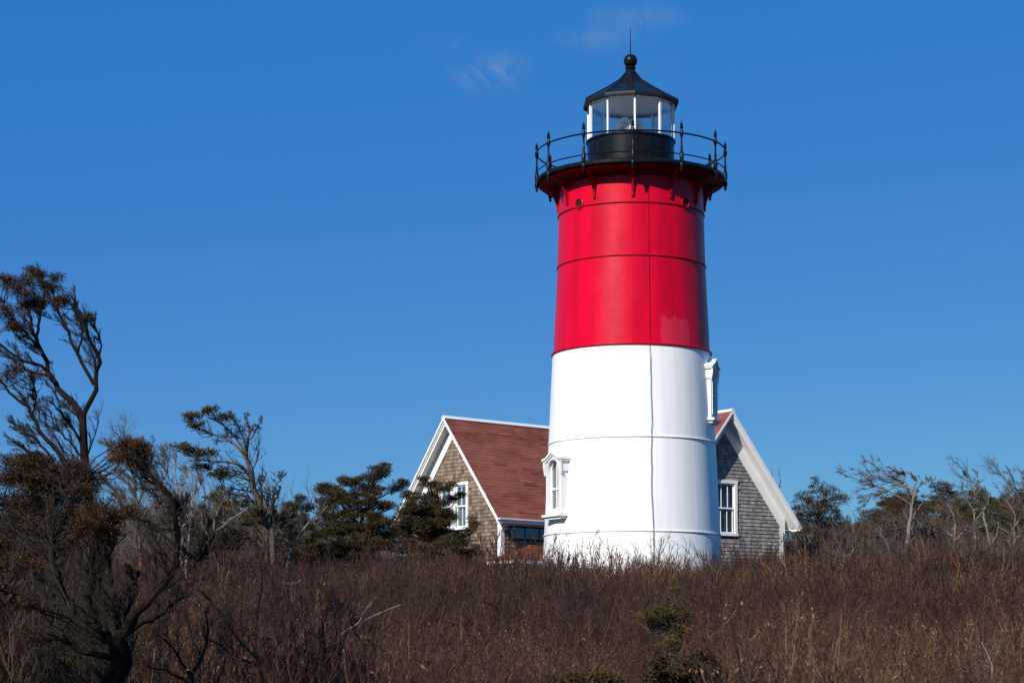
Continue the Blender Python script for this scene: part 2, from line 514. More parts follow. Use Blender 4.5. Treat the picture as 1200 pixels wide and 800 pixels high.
# ------------------------------------------------------------------ ground sheet
def make_ground():
    xs = np.concatenate([-np.geomspace(3000, 41, 26), np.linspace(-40, 40, 90), np.geomspace(41, 3000, 26)])
    ys = np.concatenate([-np.geomspace(3000, 11, 20), np.linspace(-10, 110, 130), np.geomspace(112, 4000, 30)])
    X, Y = np.meshgrid(xs, ys)
    Z = ground(X, Y)
    V = np.stack([X, Y, Z], -1).reshape(-1, 3)
    nx, ny = len(xs), len(ys)
    i = (np.arange(ny - 1)[:, None] * nx + np.arange(nx - 1)[None, :]).ravel()
    Fc = np.stack([i, i + 1, i + nx + 1, i + nx], 1)
    o = fast('ground', V, Fc, M['soil'], smooth=True)
    tag(o, 'brown leaf strewn ground rising gently towards the lighthouse', None, None, 'structure')
make_ground()

# ------------------------------------------------------------------ lighthouse
BZ = float(ground(TX, TY))
ORG = np.array([TX, TY, BZ - 0.1])
LH = empty('lighthouse', ORG, 'tall iron lighthouse, red above white, with black lantern room and railed gallery', 'lighthouse')
C0 = np.array([TX, TY, 0.0])
Rz_z = np.array([3.0, 5.25, 7.83, 10.37, 12.84, 14.32, 15.3])
Rz_r = np.array([2.565, 2.457, 2.335, 2.215, 2.098, 2.062, 2.055])
def RZ(z): return float(np.interp(z, Rz_z, Rz_r))
def rad_pt(th, r, z): return np.array([TX + r * math.sin(th), TY - r * math.cos(th), z])

A0 = R(-2.0)
levels = [BZ - 0.15, 5.25, 7.83, 10.37, 12.84, 14.32, 15.26]
for li in range(len(levels) - 1):
    z0, z1 = levels[li], levels[li + 1]
    red = li >= 3
    off = 0.0 if red else 0.022
    sub = 10
    mesh = None
    for k in range(12):
        g = Geo()
        a = A0 + k * R(30) + (R(0) if li % 2 == 0 or red else R(15))
        da = R(30)
        gap = 0.0012
        aa = np.linspace(a + gap, a + da - gap, sub)
        zz = np.linspace(z0 + 0.012, z1 - 0.012, 4)
        prof_in = 0.03
        V, Fc = [], []
        for z in zz:
            for t in aa:
                V.append(rad_pt(t, RZ(z) + off, z))
        for z in zz:
            for t in aa:
                V.append(rad_pt(t, RZ(z) + off - prof_in, z))
        nn = len(zz) * sub
        for i in range(len(zz) - 1):
            for j in range(sub - 1):
                q = i * sub + j
                Fc.append((q, q + 1, q + sub + 1, q + sub))
        for i in range(len(zz) - 1):
            for j in (0, sub - 1):
                q = i * sub + j
                Fc.append((q, q + sub, q + sub + nn, q + nn) if j == 0 else (q, q + nn, q + sub + nn, q + sub))
        for j in range(sub - 1):
            Fc.append((j, j + nn, j + 1 + nn, j + 1))
            q = (len(zz) - 1) * sub + j
            Fc.append((q, q + 1, q + 1 + nn, q + nn))
        g.add(V, Fc)
        build('wall_plate', g, M['red'] if red else M['white'], LH, ORG, smooth=True)
# inner shell closes the joints
g = Geo(); g.lathe([(RZ(z) + 0.017, z) for z in np.linspace(BZ - 0.15, 10.37, 8)], 96, C0, caps=False)
build('white_shell', g, M['white'], LH, ORG, True)
g = Geo(); g.lathe([(RZ(z) - 0.006, z) for z in np.linspace(10.37, 15.26, 6)], 96, C0, caps=False)
build('red_shell', g, M['red'], LH, ORG, True)
# joint flanges
for z, mt, dr, h in ((5.25, 'white', 0.044, 0.020), (7.83, 'white', 0.044, 0.020), (10.37, 'red_trim', 0.056, 0.022), (12.84, 'red_trim', 0.022, 0.018), (14.32, 'red_trim', 0.026, 0.022)):
    g = Geo(); r = RZ(z)
    g.lathe([(r - 0.03, z - h), (r + dr, z - h), (r + dr + 0.008, z), (r + dr, z + h), (r - 0.03, z + h)], 96, C0, caps=False)
    build('joint_ring', g, M[mt], LH, ORG, False)
# vent portholes
for d in (-47, 43, 133, 223):
    th = R(d); z = 14.30 if False else 14.42
    n = np.array([math.sin(th), -math.cos(th), 0]); t = np.array([math.cos(th), math.sin(th), 0]); u = np.array([0, 0, 1.])
    c = rad_pt(th, RZ(z), z - 0.02)
    g = Geo(); ns = 20; V = []; Fc = []
    for (rr, dd) in ((0.128, -0.06), (0.128, 0.030), (0.140, 0.042), (0.156, 0.030), (0.156, -0.06)):
        for k in range(ns):
            a = k * 2 * PI / ns
            V.append(c + n * dd + t * rr * math.cos(a) + u * rr * math.sin(a))
    for i in range(4):
        for k in range(ns):
            j = (k + 1) % ns
            Fc.append((i * ns + k, i * ns + j, (i + 1) * ns + j, (i + 1) * ns + k))
    g.add(V, Fc)
    ring = build('porthole', g, M['red'], LH, ORG, True)
    g = Geo(); V = [c + n * 0.004 + t * 0.13 * math.cos(k * 2 * PI / ns) + u * 0.13 * math.sin(k * 2 * PI / ns) for k in range(ns)]
    g.prism(V, -n * 0.03)
    build('vent_disc', g, M['dark'], ring, ORG)

# gallery
DZ0, DZ1, DR = 15.27, 15.40, 2.70
g = Geo(); g.lathe([(0.5, DZ0 + .02), (DR - 0.06, DZ0 + .02), (DR - 0.02, DZ0), (DR, DZ0 + 0.03), (DR, DZ1 - 0.03), (DR - 0.03, DZ1), (0.5, DZ1)], 72, C0)
build('gallery_deck', g, M['black'], LH, ORG, False)
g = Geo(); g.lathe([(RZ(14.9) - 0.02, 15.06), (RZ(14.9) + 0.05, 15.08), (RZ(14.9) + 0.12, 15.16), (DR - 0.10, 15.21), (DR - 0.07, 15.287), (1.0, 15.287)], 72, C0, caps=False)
build('gallery_soffit', g, M['soffit_shade_red'], LH, ORG, False)
bracket_me = post_me = None
ax = np.array([0., 0, 1])
for k in range(12):
    th = A0 + k * R(30)
    n = np.array([math.sin(th), -math.cos(th), 0]); t = np.array([math.cos(th), math.sin(th), 0])
    # bracket: curved rib from the wall to the deck edge
    def bp_(r, z): return np.array([0, 0, z - 15.0]) + np.array([0, -1, 0]) * r
    if bracket_me is None:
        g = Geo()
        outer = [(2.62, 15.285)]
        for s in np.linspace(0, 1, 9):
            a = s * PI / 2
            outer.append((2.60 - 0.50 * math.sin(a) * 0.98, 15.20 - 0.72 * (1 - math.cos(a))))
        outer += [(2.03, 14.40), (2.03, 15.285)]
        P = [bp_(r, z) + np.array([-0.03, 0, 0]) for r, z in outer]
        # concave polygon -> fan of quads from the inner top line
        nP = len(P)
        for i in range(1, nP - 3):
            q = [P[i], P[i + 1], bp_(outer[i + 1][0], 15.285) + np.array([-0.03, 0, 0]), bp_(outer[i][0], 15.285) + np.array([-0.03, 0, 0])]
            g.prism(q, (0.06, 0, 0))
        q = [P[nP - 3], P[nP - 2], P[nP - 1], bp_(outer[nP - 3][0], 15.285) + np.array([-0.03, 0, 0])]
        g.prism(q, (0.06, 0, 0))
        # flange along the curve
        fl = [bp_(r - 0.0, z) for r, z in outer[1:-2]]
        for i in range(len(fl) - 1):
            g.bar(fl[i], fl[i + 1], (1, 0, 0), 0.020, 0.065)
        ob = build('bracket', g, M['red_trim'])
        bracket_me = ob.data
        ob.parent = LH
    else:
        ob = bpy.data.objects.new('bracket', bracket_me); COL.objects.link(ob); ob.parent = LH
    ob.location = (0, 0, 15.0 - ORG[2]); ob.rotation_euler = (0, 0, th)
    if post_me is None:
        g = Geo()
        pr = [(0.0, -0.35), (0.012, -0.335), (0.045, -0.28), (0.028, -0.24), (0.06, -0.20), (0.065, -0.10), (0.045, -0.06), (0.06, 0.0), (0.062, 0.14), (0.045, 0.18), (0.05, 0.21), (0.028, 0.30), (0.040, 0.36), (0.026, 0.42),
              (0.024, 0.60), (0.034, 0.66), (0.052, 0.70), (0.052, 0.80), (0.030, 0.84), (0.034, 0.88), (0.058, 0.905), (0.030, 0.93), (0.046, 0.975), (0.030, 1.02), (0.012, 1.06), (0.004, 1.12)]
        g.lathe(pr, 10, (0, -2.68, 0), caps=False)
        ob = build('railing_post', g, M['black'], None, smooth=True)
        post_me = ob.data; ob.parent = LH
    else:
        ob = bpy.data.objects.new('railing_post', post_me); COL.objects.link(ob); ob.parent = LH
    ob.location = (0, 0, DZ1 - ORG[2]); ob.rotation_euler = (0, 0, th)
for z, r in ((DZ1 + 0.755, 0.024), (DZ1 + 0.17, 0.018)):
    g = Geo(); g.tube([rad_pt(a, 2.68, z) for a in np.arange(72) * 2 * PI / 72], r, 6, closed=True)
    build('handrail' if r > 0.02 else 'lower_rail', g, M['black'], LH, ORG, True)

# lantern room
LZ0, LZ1, LZ2 = DZ1, 16.49, 17.52
g = Geo(); g.lathe([(1.27, LZ0), (1.27, LZ0 + 0.07), (1.235, LZ0 + 0.09), (1.235, LZ1 - 0.06), (1.275, LZ1 - 0.05), (1.275, LZ1), (1.12, LZ1 + 0.003)], 60, C0, caps=False)
build('lantern_parapet', g, M['black'], LH, ORG, True)
g = Geo(); g.lathe([(1.18, LZ1 - 0.10), (1.18, LZ1 - 0.06)], 40, C0)  # floor set high, out of sight, to bounce sunlight up to the ceiling
build('lantern_bounce_floor', g, M['inside'], LH, ORG)
for k in range(3):
    a = R((-34, 2, 38)[k] + 4)
    g = Geo()
    g.box(rad_pt(a, 1.248, LZ0 + 0.52), (math.cos(a), math.sin(a), 0), (math.sin(a), -math.cos(a), 0), ax, 0.02, 0.012, 0.86)
    build('parapet_seam', g, M['black'], LH, ORG)
for k in range(10):
    a = R(2 + 36 * k); a2 = R(2 + 36 * (k + 1))
    p, q = rad_pt(a, 1.235, 0), rad_pt(a2, 1.235, 0)
    m_ = (p + q) / 2; d = unit(q - p); n = unit(np.array([m_[0] - TX, m_[1] - TY, 0])); L = np.linalg.norm(q - p)
    g = Geo(); g.box(m_ + ax * (LZ1 + LZ2) / 2 - n * 0.012, d, n, ax, L - 0.055, 0.008, LZ2 - LZ1 - 0.03)
    build('lantern_pane', g, M['lantern_glass'], LH, ORG)
    g = Geo(); nn_ = np.array([math.sin(a), -math.cos(a), 0]); tt = np.array([math.cos(a), math.sin(a), 0])
    g.box(rad_pt(a, 1.235, (LZ1 + LZ2) / 2), tt, nn_, ax, 0.050, 0.07, LZ2 - LZ1)
    build('mullion', g, M['white_trim'], LH, ORG)
    # roof panel: one facet of the ten-sided cone, curved slightly inwards
    g = Geo(); prof = [(1.38, 17.615), (1.02, 17.83), (0.66, 18.04), (0.34, 18.26), (0.185, 18.43)]
    V = []
    for r, z in prof:
        V += [rad_pt(a, r, z), rad_pt(a2, r, z)]
    for r, z in prof:
        V += [rad_pt(a, r - 0.01, z - 0.035), rad_pt(a2, r - 0.01, z - 0.035)]
    Fc = []
    for i in range(4):
        Fc.append((2 * i, 2 * i + 1, 2 * i + 3, 2 * i + 2)); Fc.append((10 + 2 * i, 12 + 2 * i, 13 + 2 * i, 11 + 2 * i))
    Fc += [(0, 10, 11, 1)]
    g.add(V, Fc)
    build('roof_panel', g, M['black'], LH, ORG)
    g = Geo(); g.tube([rad_pt(a, r + 0.004, z + 0.004) for r, z in prof], 0.016, 5)
    build('roof_rib', g, M['black'], LH, ORG, True)
g = Geo(); g.lathe([(1.22, 17.52), (1.385, 17.50), (1.395, 17.56), (1.385, 17.61), (1.33, 17.60), (1.20, 17.58)], 10, C0, a0=R(2), caps=False)
build('eave_gutter', g, M['eave_black'], LH, ORG)
g = Geo(); g.lathe([(1.30, 17.535), (0.9, 17.70), (0.3, 17.86), (0.01, 17.90)], 40, C0, caps=False)
build('lantern_ceiling', g, M['inside'], LH, ORG, True)
g = Geo(); g.lathe([(0.20, 18.38), (0.205, 18.45), (0.16, 18.50), (0.13, 18.56), (0.15, 18.60), (0.15, 18.64), (0.10, 18.665)], 24, C0, caps=False)
s_ = [(0.195 * math.sin(a), 18.83 - 0.20 * math.cos(a)) for a in np.linspace(0.35, PI - 0.01, 14)]
g.lathe(s_, 24, C0, caps=False)
build('ventilator_ball', g, M['black'], LH, ORG, True)
g = Geo(); g.tube([(TX, TY, 18.98), (TX, TY, 19.35), (TX, TY, 19.80)], [0.020, 0.014, 0.008], 6)
build('lightning_rod', g, M['black'], LH, ORG, True)
# rotating beacon: pedestal, two drum lenses
bd = unit((-0.78, -0.62, 0)); bt = np.array([-bd[1], bd[0], 0])
bc = np.array([TX - 0.03, TY, 16.84])
g = Geo(); g.lathe([(0.22, 16.0), (0.22, 16.05), (0.09, 16.12), (0.09, 16.5), (0.2, 16.56), (0.2, 16.62)], 20, C0)
bea = build('beacon', g, M['brass'], LH, ORG, True)
for s in (-1, 1):
    g = Geo()
    for (r0, x0, x1) in ((0.30, 0.16, 0.24), (0.27, -0.0, 0.16)):
        n_ = 24; V = []
        for xx in (x0, x1):
            for k in range(n_):
                a = k * 2 * PI / n_
                V.append(bc + bd * s * xx + bt * r0 * math.cos(a) + ax * r0 * math.sin(a))
        g.add(V, [(k, (k + 1) % n_, n_ + (k + 1) % n_, n_ + k) for k in range(n_)])
    build('lens_drum', g, M['lens_white'], bea, ORG, True)
    g = Geo()
    for rr, dd in ((0.29, 0.245), (0.20, 0.255), (0.12, 0.265)):
        cpt = bc + bd * s * dd
        g.tube([cpt + bt * rr * math.cos(a) + ax * rr * math.sin(a) for a in np.arange(24) * 2 * PI / 24], 0.034 if rr > .25 else 0.014, 5, closed=True)
    build('lens_ring', g, M['white_trim'], bea, ORG, True)
    g = Geo(); g.prism([bc + bd * s * 0.23 + bt * 0.25 * math.cos(a) + ax * 0.25 * math.sin(a) for a in np.arange(24) * 2 * PI / 24], bd * s * 0.012)
    build('lens_glass', g, M['lantern_glass'], bea, ORG)
g = Geo()
for s in (-1, 1):
    g.box(bc + bt * s * 0.31 - ax * 0.12, bt, bd, ax, 0.03, 0.09, 0.42)
g.box(bc - ax * 0.31, bt, bd, ax, 0.66, 0.12, 0.05)
build('yoke', g, M['brass'], bea, ORG)

# hanging cable down the front
pts = []
rw = np.random.default_rng(3)
zz = np.linspace(15.2, 3.4, 60)
wob = np.cumsum(rw.normal(0, 0.010, 60)); wob -= np.linspace(wob[0], wob[-1], 60); wob *= np.clip((10.9 - zz) / 0.8, 0.03, 1)
for z, w_ in zip(zz, wob):
    rr = RZ(z) + (0.060 if z < 10.42 else 0.035)
    pts.append(rad_pt(R(9.4) + (w_ + 0.010) / 2.3, rr, z))
i0 = 26
g = Geo(); g.tube(pts[:i0 + 1], 0.006, 5); build('cable', g, M['red_trim'], LH, ORG, True)
g = Geo(); g.tube(pts[i0:], 0.0080, 5); build('cable', g, M['cable'], LH, ORG, True)

def tower_window(deg, zb, zt, out=0.24, rec=0.12):
    """projecting iron window: block with arched opening, hood, sill, sash"""
    th = R(deg)
    n = np.array([math.sin(th), -math.cos(th), 0]); t = np.array([math.cos(th), math.sin(th), 0]); u = ax
    zm = (zb + zt) / 2
    Rm = RZ(zm)
    c = np.array([TX, TY, 0])
    fr = Rm + out           # front plane distance
    bk = RZ(zt) - 0.35
    def P(x, r, z): return c + n * r + t * x + u * z
    hw, ow = (0.40, 0.29) if deg < 0 else (0.38, 0.28)      # half widths: block, opening
    z_s = zb + 0.16          # opening foot
    spring = zt - 0.52       # arch spring
    top = zt - 0.12
    g = Geo()
    for s in (-1, 1):
        g.prism([P(s * ow, fr, zb + 0.05), P(s * hw, fr, zb + 0.05), P(s * hw, fr, spring), P(s * ow, fr, spring)], -n * (fr - bk))
    arc = [(ow * math.cos(a), spring + ow * math.sin(a)) for a in np.linspace(0, PI, 13)]
    outl = [(hw, spring)] + [(hw, top)] * 3 + [(x, top) for x in np.linspace(hw, -hw, 5)] + [(-hw, top)] * 3 + [(-hw, spring)]
    for i in range(12):
        a, b2 = arc[i], arc[i + 1]; a_, b_ = outl[i], outl[i + 1]
        poly = [P(a[0], fr, a[1]), P(a_[0], fr, a_[1]), P(b_[0], fr, b_[1]), P(b2[0], fr, b2[1])]
        if abs(a_[0] - b_[0]) + abs(a_[1] - b_[1]) < 1e-6:
            poly = [poly[0], poly[1], poly[3]]
        g.prism(poly, -n * (fr - bk))
    g.box(P(0, (fr + bk) / 2 - 0.004, zb + 0.10), t, n, u, 2 * ow + 0.02, fr - bk - 0.012, 0.12)
    w = build('window', g, M['white_trim'], LH, ORG)
    # arch moulding
    g = Geo()
    mo = [P(x * 1.13, fr + 0.012, spring + (z - spring) * 1.13) for x, z in arc]
    mo = [P(ow * 1.13, fr + 0.012, z_s)] + mo + [P(-ow * 1.13, fr + 0.012, z_s)]
    for i in range(len(mo) - 1):
        g.bar(mo[i], mo[i + 1], n, 0.045, 0.04)
    build('arch_moulding', g, M['white_trim'], w, ORG)
    # hood: shallow gable on consoles
    g = Geo(); hh = hw + 0.09
    for (e, zz0, dd) in ((0.0, 0.0, 0.05), (0.025, 0.05, 0.085)):
        q = [(-hh - e, top - 0.16 + zz0), (-hh - e, top - 0.10 + zz0), (-hw * .8, top - 0.07 + zz0), (0, top + 0.11 + zz0), (hw * .8, top - 0.07 + zz0), (hh + e, top - 0.10 + zz0), (hh + e, top - 0.16 + zz0), (hw * .8, top - 0.13 + zz0), (0, top + 0.04 + zz0), (-hw * .8, top - 0.13 + zz0)]
        idx = [(0, 1, 2, 9), (9, 2, 3, 8), (8, 3, 4, 7), (7, 4, 5, 6)]
        for qd in idx:
            g.prism([P(q[i][0], fr + dd, q[i][1]) for i in qd], -n * (fr + dd - bk))
    build('hood', g, M['white_trim'], w, ORG)
    for s in (-1, 1):
        g = Geo()
        g.prism([P(s * (hw + 0.07), fr + 0.02, top - 0.17), P(s * (hw + 0.07), fr + 0.07, top - 0.17), P(s * (hw + 0.07), fr + 0.06, top - 0.30), P(s * (hw + 0.07), fr + 0.02, top - 0.52)], -t * s * 0.10)
        g.box(P(s * (hw + 0.02), (fr + bk) / 2, top - 0.29), t, n, u, 0.04, fr - bk, 0.28)
        build('console', g, M['white_trim'], w, ORG)
    g = Geo()
    g.box(P(0, (fr + bk) / 2 + 0.05, zb + 0.02), t, n, u, 2 * hw + 0.16, fr - bk + 0.10, 0.07)
    g.box(P(0, (fr + bk) / 2 + 0.02, zb - 0.05), t, n, u, 2 * hw + 0.04, fr - bk + 0.04, 0.07)
    build('sill', g, M['white_trim'], w, ORG)
    # sash, recessed
    ps = fr - rec
    mid = (z_s + spring + 0.1) / 2
    g = Geo()
    for s in (-1, 1):
        g.box(P(s * (ow - 0.03), ps, (z_s + spring) / 2), t, n, u, 0.055, 0.05, spring - z_s)
    g.box(P(0, ps + 0.004, mid), t, n, u, 2 * ow, 0.055, 0.06)
    g.box(P(0, ps - 0.002, z_s + 0.03), t, n, u, 2 * ow, 0.045, 0.06)
    g.box(P(0, ps - 0.004, (z_s + spring + ow) / 2), t, n, u, 0.035, 0.035, spring + ow - z_s)
    for i in range(12):
        g.bar(P(arc[i][0] * .93, ps, spring + (arc[i][1] - spring) * .93), P(arc[i + 1][0] * .93, ps, spring + (arc[i + 1][1] - spring) * .93), n, 0.045, 0.045)
    build('sash', g, M['white_trim'], w, ORG)
    for x0, x1 in ((-ow + 0.05, -0.014), (0.014, ow - 0.05)):
        for z0, z1 in ((z_s + 0.06, mid - 0.03), (mid + 0.03, spring + ow * 0.62)):
            g = Geo(); g.box(P((x0 + x1) / 2, ps - 0.018, (z0 + z1) / 2), t, n, u, x1 - x0, 0.006, z1 - z0)
            build('pane', g, M['dark_glass'], w, ORG)
    g = Geo(); g.box(P(0, ps - min(0.045, rec * .5), (z_s + spring + ow) / 2), t, n, u, 2 * ow, 0.02, spring + ow - z_s)
    build('room_back', g, M['dark'], w, ORG)
tower_window(-60, 5.72, 7.50, 0.19, 0.11)
tower_window(72.5, 8.42, 10.13, 0.105, 0.055)

# ------------------------------------------------------------------ house
HP = at(560, 700, 74)
HORG = np.array([2.5, 75.5, float(ground(2.5, 75.5))])
HOUSE = empty('keepers_house', HORG, 'grey cedar shingled cottage with red-brown roof and white gable trim, partly hidden behind the lighthouse', 'house')
pitch = R(52); TP = math.tan(pitch)

def clip(poly, a, b, c):
    """keep a*u+b*z<=c"""
    out = []
    for i in range(len(poly)):
        p, q = poly[i], poly[(i + 1) % len(poly)]
        dp, dq = a * p[0] + b * p[1] - c, a * q[0] + b * q[1] - c
        if dp <= 0: out.append(p)
        if dp * dq < 0:
            s = dp / (dp - dq); out.append((p[0] + s * (q[0] - p[0]), p[1] + s * (q[1] - p[1])))
    return out

def shingle_rows(g, P0, U, N, V, rows, expo, wmin, wmax, t_lo, t_hi, rng, skip=None, extents=None, jit=0.006):
    """tapered shingles on a plane. P0 origin, U along, V up the plane, N outwards. extents(v)->(u0,u1)"""
    Vs, Fs, n = [], [], 0
    for i in range(rows):
        v0 = i * expo
        e = extents(v0 + expo * 0.3)
        if e is None: continue
        u = e[0] - rng.uniform(0, wmax)
        while u < e[1]:
            w = rng.uniform(wmin, wmax)
            a, b = max(u, e[0]), min(u + w - 0.006, e[1])
            u += w
            if b - a < 0.02: continue
            if skip is not None and skip((a + b) / 2, v0 + expo / 2, a, b): continue
            d = rng.uniform(-jit, jit)
            th = t_lo + rng.uniform(0, 0.006)
            q = []
            for (uu, vv, nn) in ((a, v0 + d, 0), (b, v0 + d, 0), (b, v0 + expo * 1.25, 0), (a, v0 + expo * 1.25, 0), (a, v0 + d, th), (b, v0 + d, th), (b, v0 + expo * 1.25, t_hi), (a, v0 + expo * 1.25, t_hi)):
                q.append(P0 + U * uu + V * vv + N * nn)
            g.add(q, [(4, 5, 6, 7), (0, 4, 7, 3), (1, 2, 6, 5), (0, 1, 5, 4)])
    return g

def house_window(u0, u1, z0, z1, W2, t, n, casing=0.11, curtain=True, cols=2, rowsn=2):
    """W2(u, z, out) -> world. casing at window edge inside u0..u1"""
    g = Geo()
    o_ = 0.045
    g.box(W2((u0 + u1) / 2, z1 - casing / 2, o_ / 2), t, n, ax, u1 - u0 + 0.04, 0.075, casing)
    g.box(W2((u0 + u1) / 2, z0 + casing * .4, o_ / 2 + 0.012), t, n, ax, u1 - u0 + 0.06, 0.09, casing * .8)
    for a in (u0 + casing / 2, u1 - casing / 2):
        g.box(W2(a, (z0 + casing * .8 + z1 - casing) / 2, o_ / 2 - 0.003), t, n, ax, casing, 0.07, z1 - z0 - casing * 1.8)
    w = build('window', g, M['white_trim'], HOUSE, HORG)
    a0, a1, b0, b1 = u0 + casing, u1 - casing, z0 + casing * .8, z1 - casing
    mid = (b0 + b1) / 2
    for (zz0, zz1, off) in ((b0, mid + 0.02, -0.06), (mid - 0.02, b1, -0.02)):
        g = Geo(); sw = 0.05
        g.box(W2((a0 + a1) / 2, zz0 + sw / 2, off), t, n, ax, a1 - a0, 0.036, sw)
        g.box(W2((a0 + a1) / 2, zz1 - sw / 2, off), t, n, ax, a1 - a0, 0.036, sw)
        for a in (a0 + sw / 2, a1 - sw / 2):
            g.box(W2(a, (zz0 + zz1) / 2, off - 0.001), t, n, ax, sw, 0.033, zz1 - zz0 - 2 * sw)
        if cols > 1:
            for i in range(1, cols):
                g.box(W2(a0 + (a1 - a0) * i / cols, (zz0 + zz1) / 2, off - 0.002), t, n, ax, 0.022, 0.024, zz1 - zz0 - 2 * sw)
        build('sash', g, M['white_trim'], w, HORG)
        g = Geo(); g.box(W2((a0 + a1) / 2, (zz0 + zz1) / 2, off - 0.008), t, n, ax, a1 - a0 - 2 * sw + .01, 0.005, zz1 - zz0 - 2 * sw + .01)
        build('pane', g, M['glass'], w, HORG)
    if curtain:
        g = Geo(); m = 26; V = []
        for zz in (b0, b1):
            for i in range(m):
                V.append(W2(a0 + (a1 - a0) * i / (m - 1), zz, -0.14 + 0.025 * math.sin(i * 2.1) + 0.012 * math.sin(i * 0.9)))
        g.add(V, [(i, i + 1, m + i + 1, m + i) for i in range(m - 1)])
        build('curtain', g, M['curtain_dim' if curtain == 2 else 'curtain'], w, HORG)
    g = Geo(); g.box(W2((u0 + u1) / 2, (z0 + z1) / 2, -0.42), t, n, ax, u1 - u0 + 0.2, 0.02, z1 - z0 + 0.2)
    for s, uu in ((-1, a0), (1, a1)):
        g.box(W2(uu + s * 0.012, (z0 + z1) / 2, -0.24), t, n, ax, 0.02, 0.34, z1 - z0)
    build('room_back', g, M['dark'], w, HORG)
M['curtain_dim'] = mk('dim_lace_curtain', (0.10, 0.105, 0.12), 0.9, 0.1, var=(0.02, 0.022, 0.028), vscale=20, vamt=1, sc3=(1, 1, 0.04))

def wing(peak, r, w, Wd, orake, oeave, L, wall_mat, wins, seed, frieze=0.34, gl=1.0):
    """peak: outer ridge end; r: horizontal ridge direction (inwards); w: horizontal, across; Wd: half width to eave edge"""
    rng = np.random.default_rng(seed)
    n = -r
    zr = peak[2]
    zb = float(ground(peak[0], peak[1])) - 0.3
    Wi = Wd - oeave                       # wall half width
    thick = 0.10
    sdir = {s: unit(w * s - ax * TP) for s in (-1, 1)}      # down slope
    nrm = {s: unit(w * s * TP + ax) for s in (-1, 1)}
    # roof decks
    for s in (-1, 1):
        p0 = peak - ax * 0.045
        e = p0 + w * s * Wd - ax * Wd * TP
        g = Geo(); q = [p0, e, e + r * L, p0 + r * L]
        g.prism(q if s > 0 else q[::-1], -nrm[s] * thick)
        rf = build('roof', g, M['white_trim'], HOUSE, HORG)
        # roof shingles, laid in courses
        SL = Wd / math.cos(pitch)
        g = Geo()
        shingle_rows(g, e + nrm[s] * 0.003, r, nrm[s], -sdir[s], int(SL / 0.145), 0.145, 0.28, 0.33, 0.006, 0.002, rng, extents=lambda v: (-0.03, L), jit=0.003)
        so = build('roof_shingles', g, M['roofing'], rf, HORG); so['kind'] = 'stuff'
        if s == 1 and seed == 11:
            g = Geo(); P0 = e + nrm[s] * 0.018
            for (uu, vv, ln) in ((1.55, 4.02, 1.1), (4.0, 3.95, .8), (3.9, 3.75, 1.0), (1.1, 2.55, .5), (2.3, 2.35, .5), (2.6, 2.2, .3), (2.0, 1.62, .35), (1.0, .30, .7), (1.2, .44, .5), (3.6, .42, .5), (3.3, 2.9, .5), (0.7, 1.1, .25)):
                k = int(vv / 0.145); v0 = k * 0.145
                a = uu
                while a < uu + ln:
                    g.prism([P0 + r * a - sdir[s] * (v0 - .002), P0 + r * (a + .3) - sdir[s] * (v0 - .002), P0 + r * (a + .3) - sdir[s] * (v0 + .14), P0 + r * a - sdir[s] * (v0 + .14)], nrm[s] * 0.006)
                    a += .307
            so = build('darker_roof_shingles', g, M['roofing_faded'], rf, HORG); so['kind'] = 'stuff'
        # eave fascia
        g = Geo()
        g.bar(e - nrm[s] * 0.05 + r * 0.02 - ax * 0.03, e - nrm[s] * 0.05 + r * (L - .05) - ax * 0.03, ax, 0.05, 0.16)
        g.bar(e + nrm[s] * 0.0 + w * s * 0.03, e + r * (L - .05) + w * s * 0.03, ax, 0.06, 0.05)
        # level soffit back to the wall
        zs = e[2] - 0.09
        a = peak + w * s * (Wd - 0.03); b = peak + w * s * (Wi - 0.02)
        a[2] = b[2] = zs
        g.prism([a + r * orake * .9, b + r * orake * .9, b + r * (L - .05), a + r * (L - .05)] if s > 0 else [b + r * orake * .9, a + r * orake * .9, a + r * (L - .05), b + r * (L - .05)], -ax * 0.02)
        g.bar(b + w * s * .03 + r * (orake + .02) - ax * 0.12, b + w * s * .03 + r * (L - .05) - ax * 0.12, ax, 0.03, 0.20)
        build('eave_board', g, M['white_trim'], HOUSE, HORG)
        # rake boards: drip edge, fascia, soffit, frieze
        top = p0
        for k, (dep, h, th, off) in enumerate(((0.0, 0.065, 0.05, 0.004), (0.045, 0.085, 0.04, 0.06))):
            q = [top + nrm[s] * off * 0 - ax * (0.0 if k == 0 else 0.07), None, None, None]
            g = Geo()
            vt = (0.0 if k == 0 else 0.085) / math.cos(pitch); vb = (h if k == 0 else 0.085 + h) / math.cos(pitch)
            xo = 0.0
            ext = 0.04
            a_ = top - ax * vt; b_ = e - nrm[s] * vt * math.cos(pitch) + sdir[s] * ext
            c_ = e - nrm[s] * vb * math.cos(pitch) + sdir[s] * ext; d_ = top - ax * vb
            poly = [a_, b_, c_, d_]
            if s < 0: poly = poly[::-1]
            g.prism([x + n * (th if k == 0 else 0.0) + r * dep for x in poly], r * th)
            build('rake_board', g, M['white_trim'], HOUSE, HORG)
        g = Geo()
        vt = 0.10 / math.cos(pitch); vb = vt + frieze / math.cos(pitch)
        a_ = top - ax * vt + r * (orake - 0.055); b_ = e - ax * vt + r * (orake - 0.055) - sdir[s] * (oeave / math.cos(pitch) - .16)
        poly = [a_, b_, b_ - ax * (vb - vt), a_ - ax * (vb - vt)]
        if s < 0: poly = poly[::-1]
        g.prism(poly, r * 0.05)
        build('frieze_board', g, M['white_trim'], HOUSE, HORG)
    # ridge cap
    g = Geo()
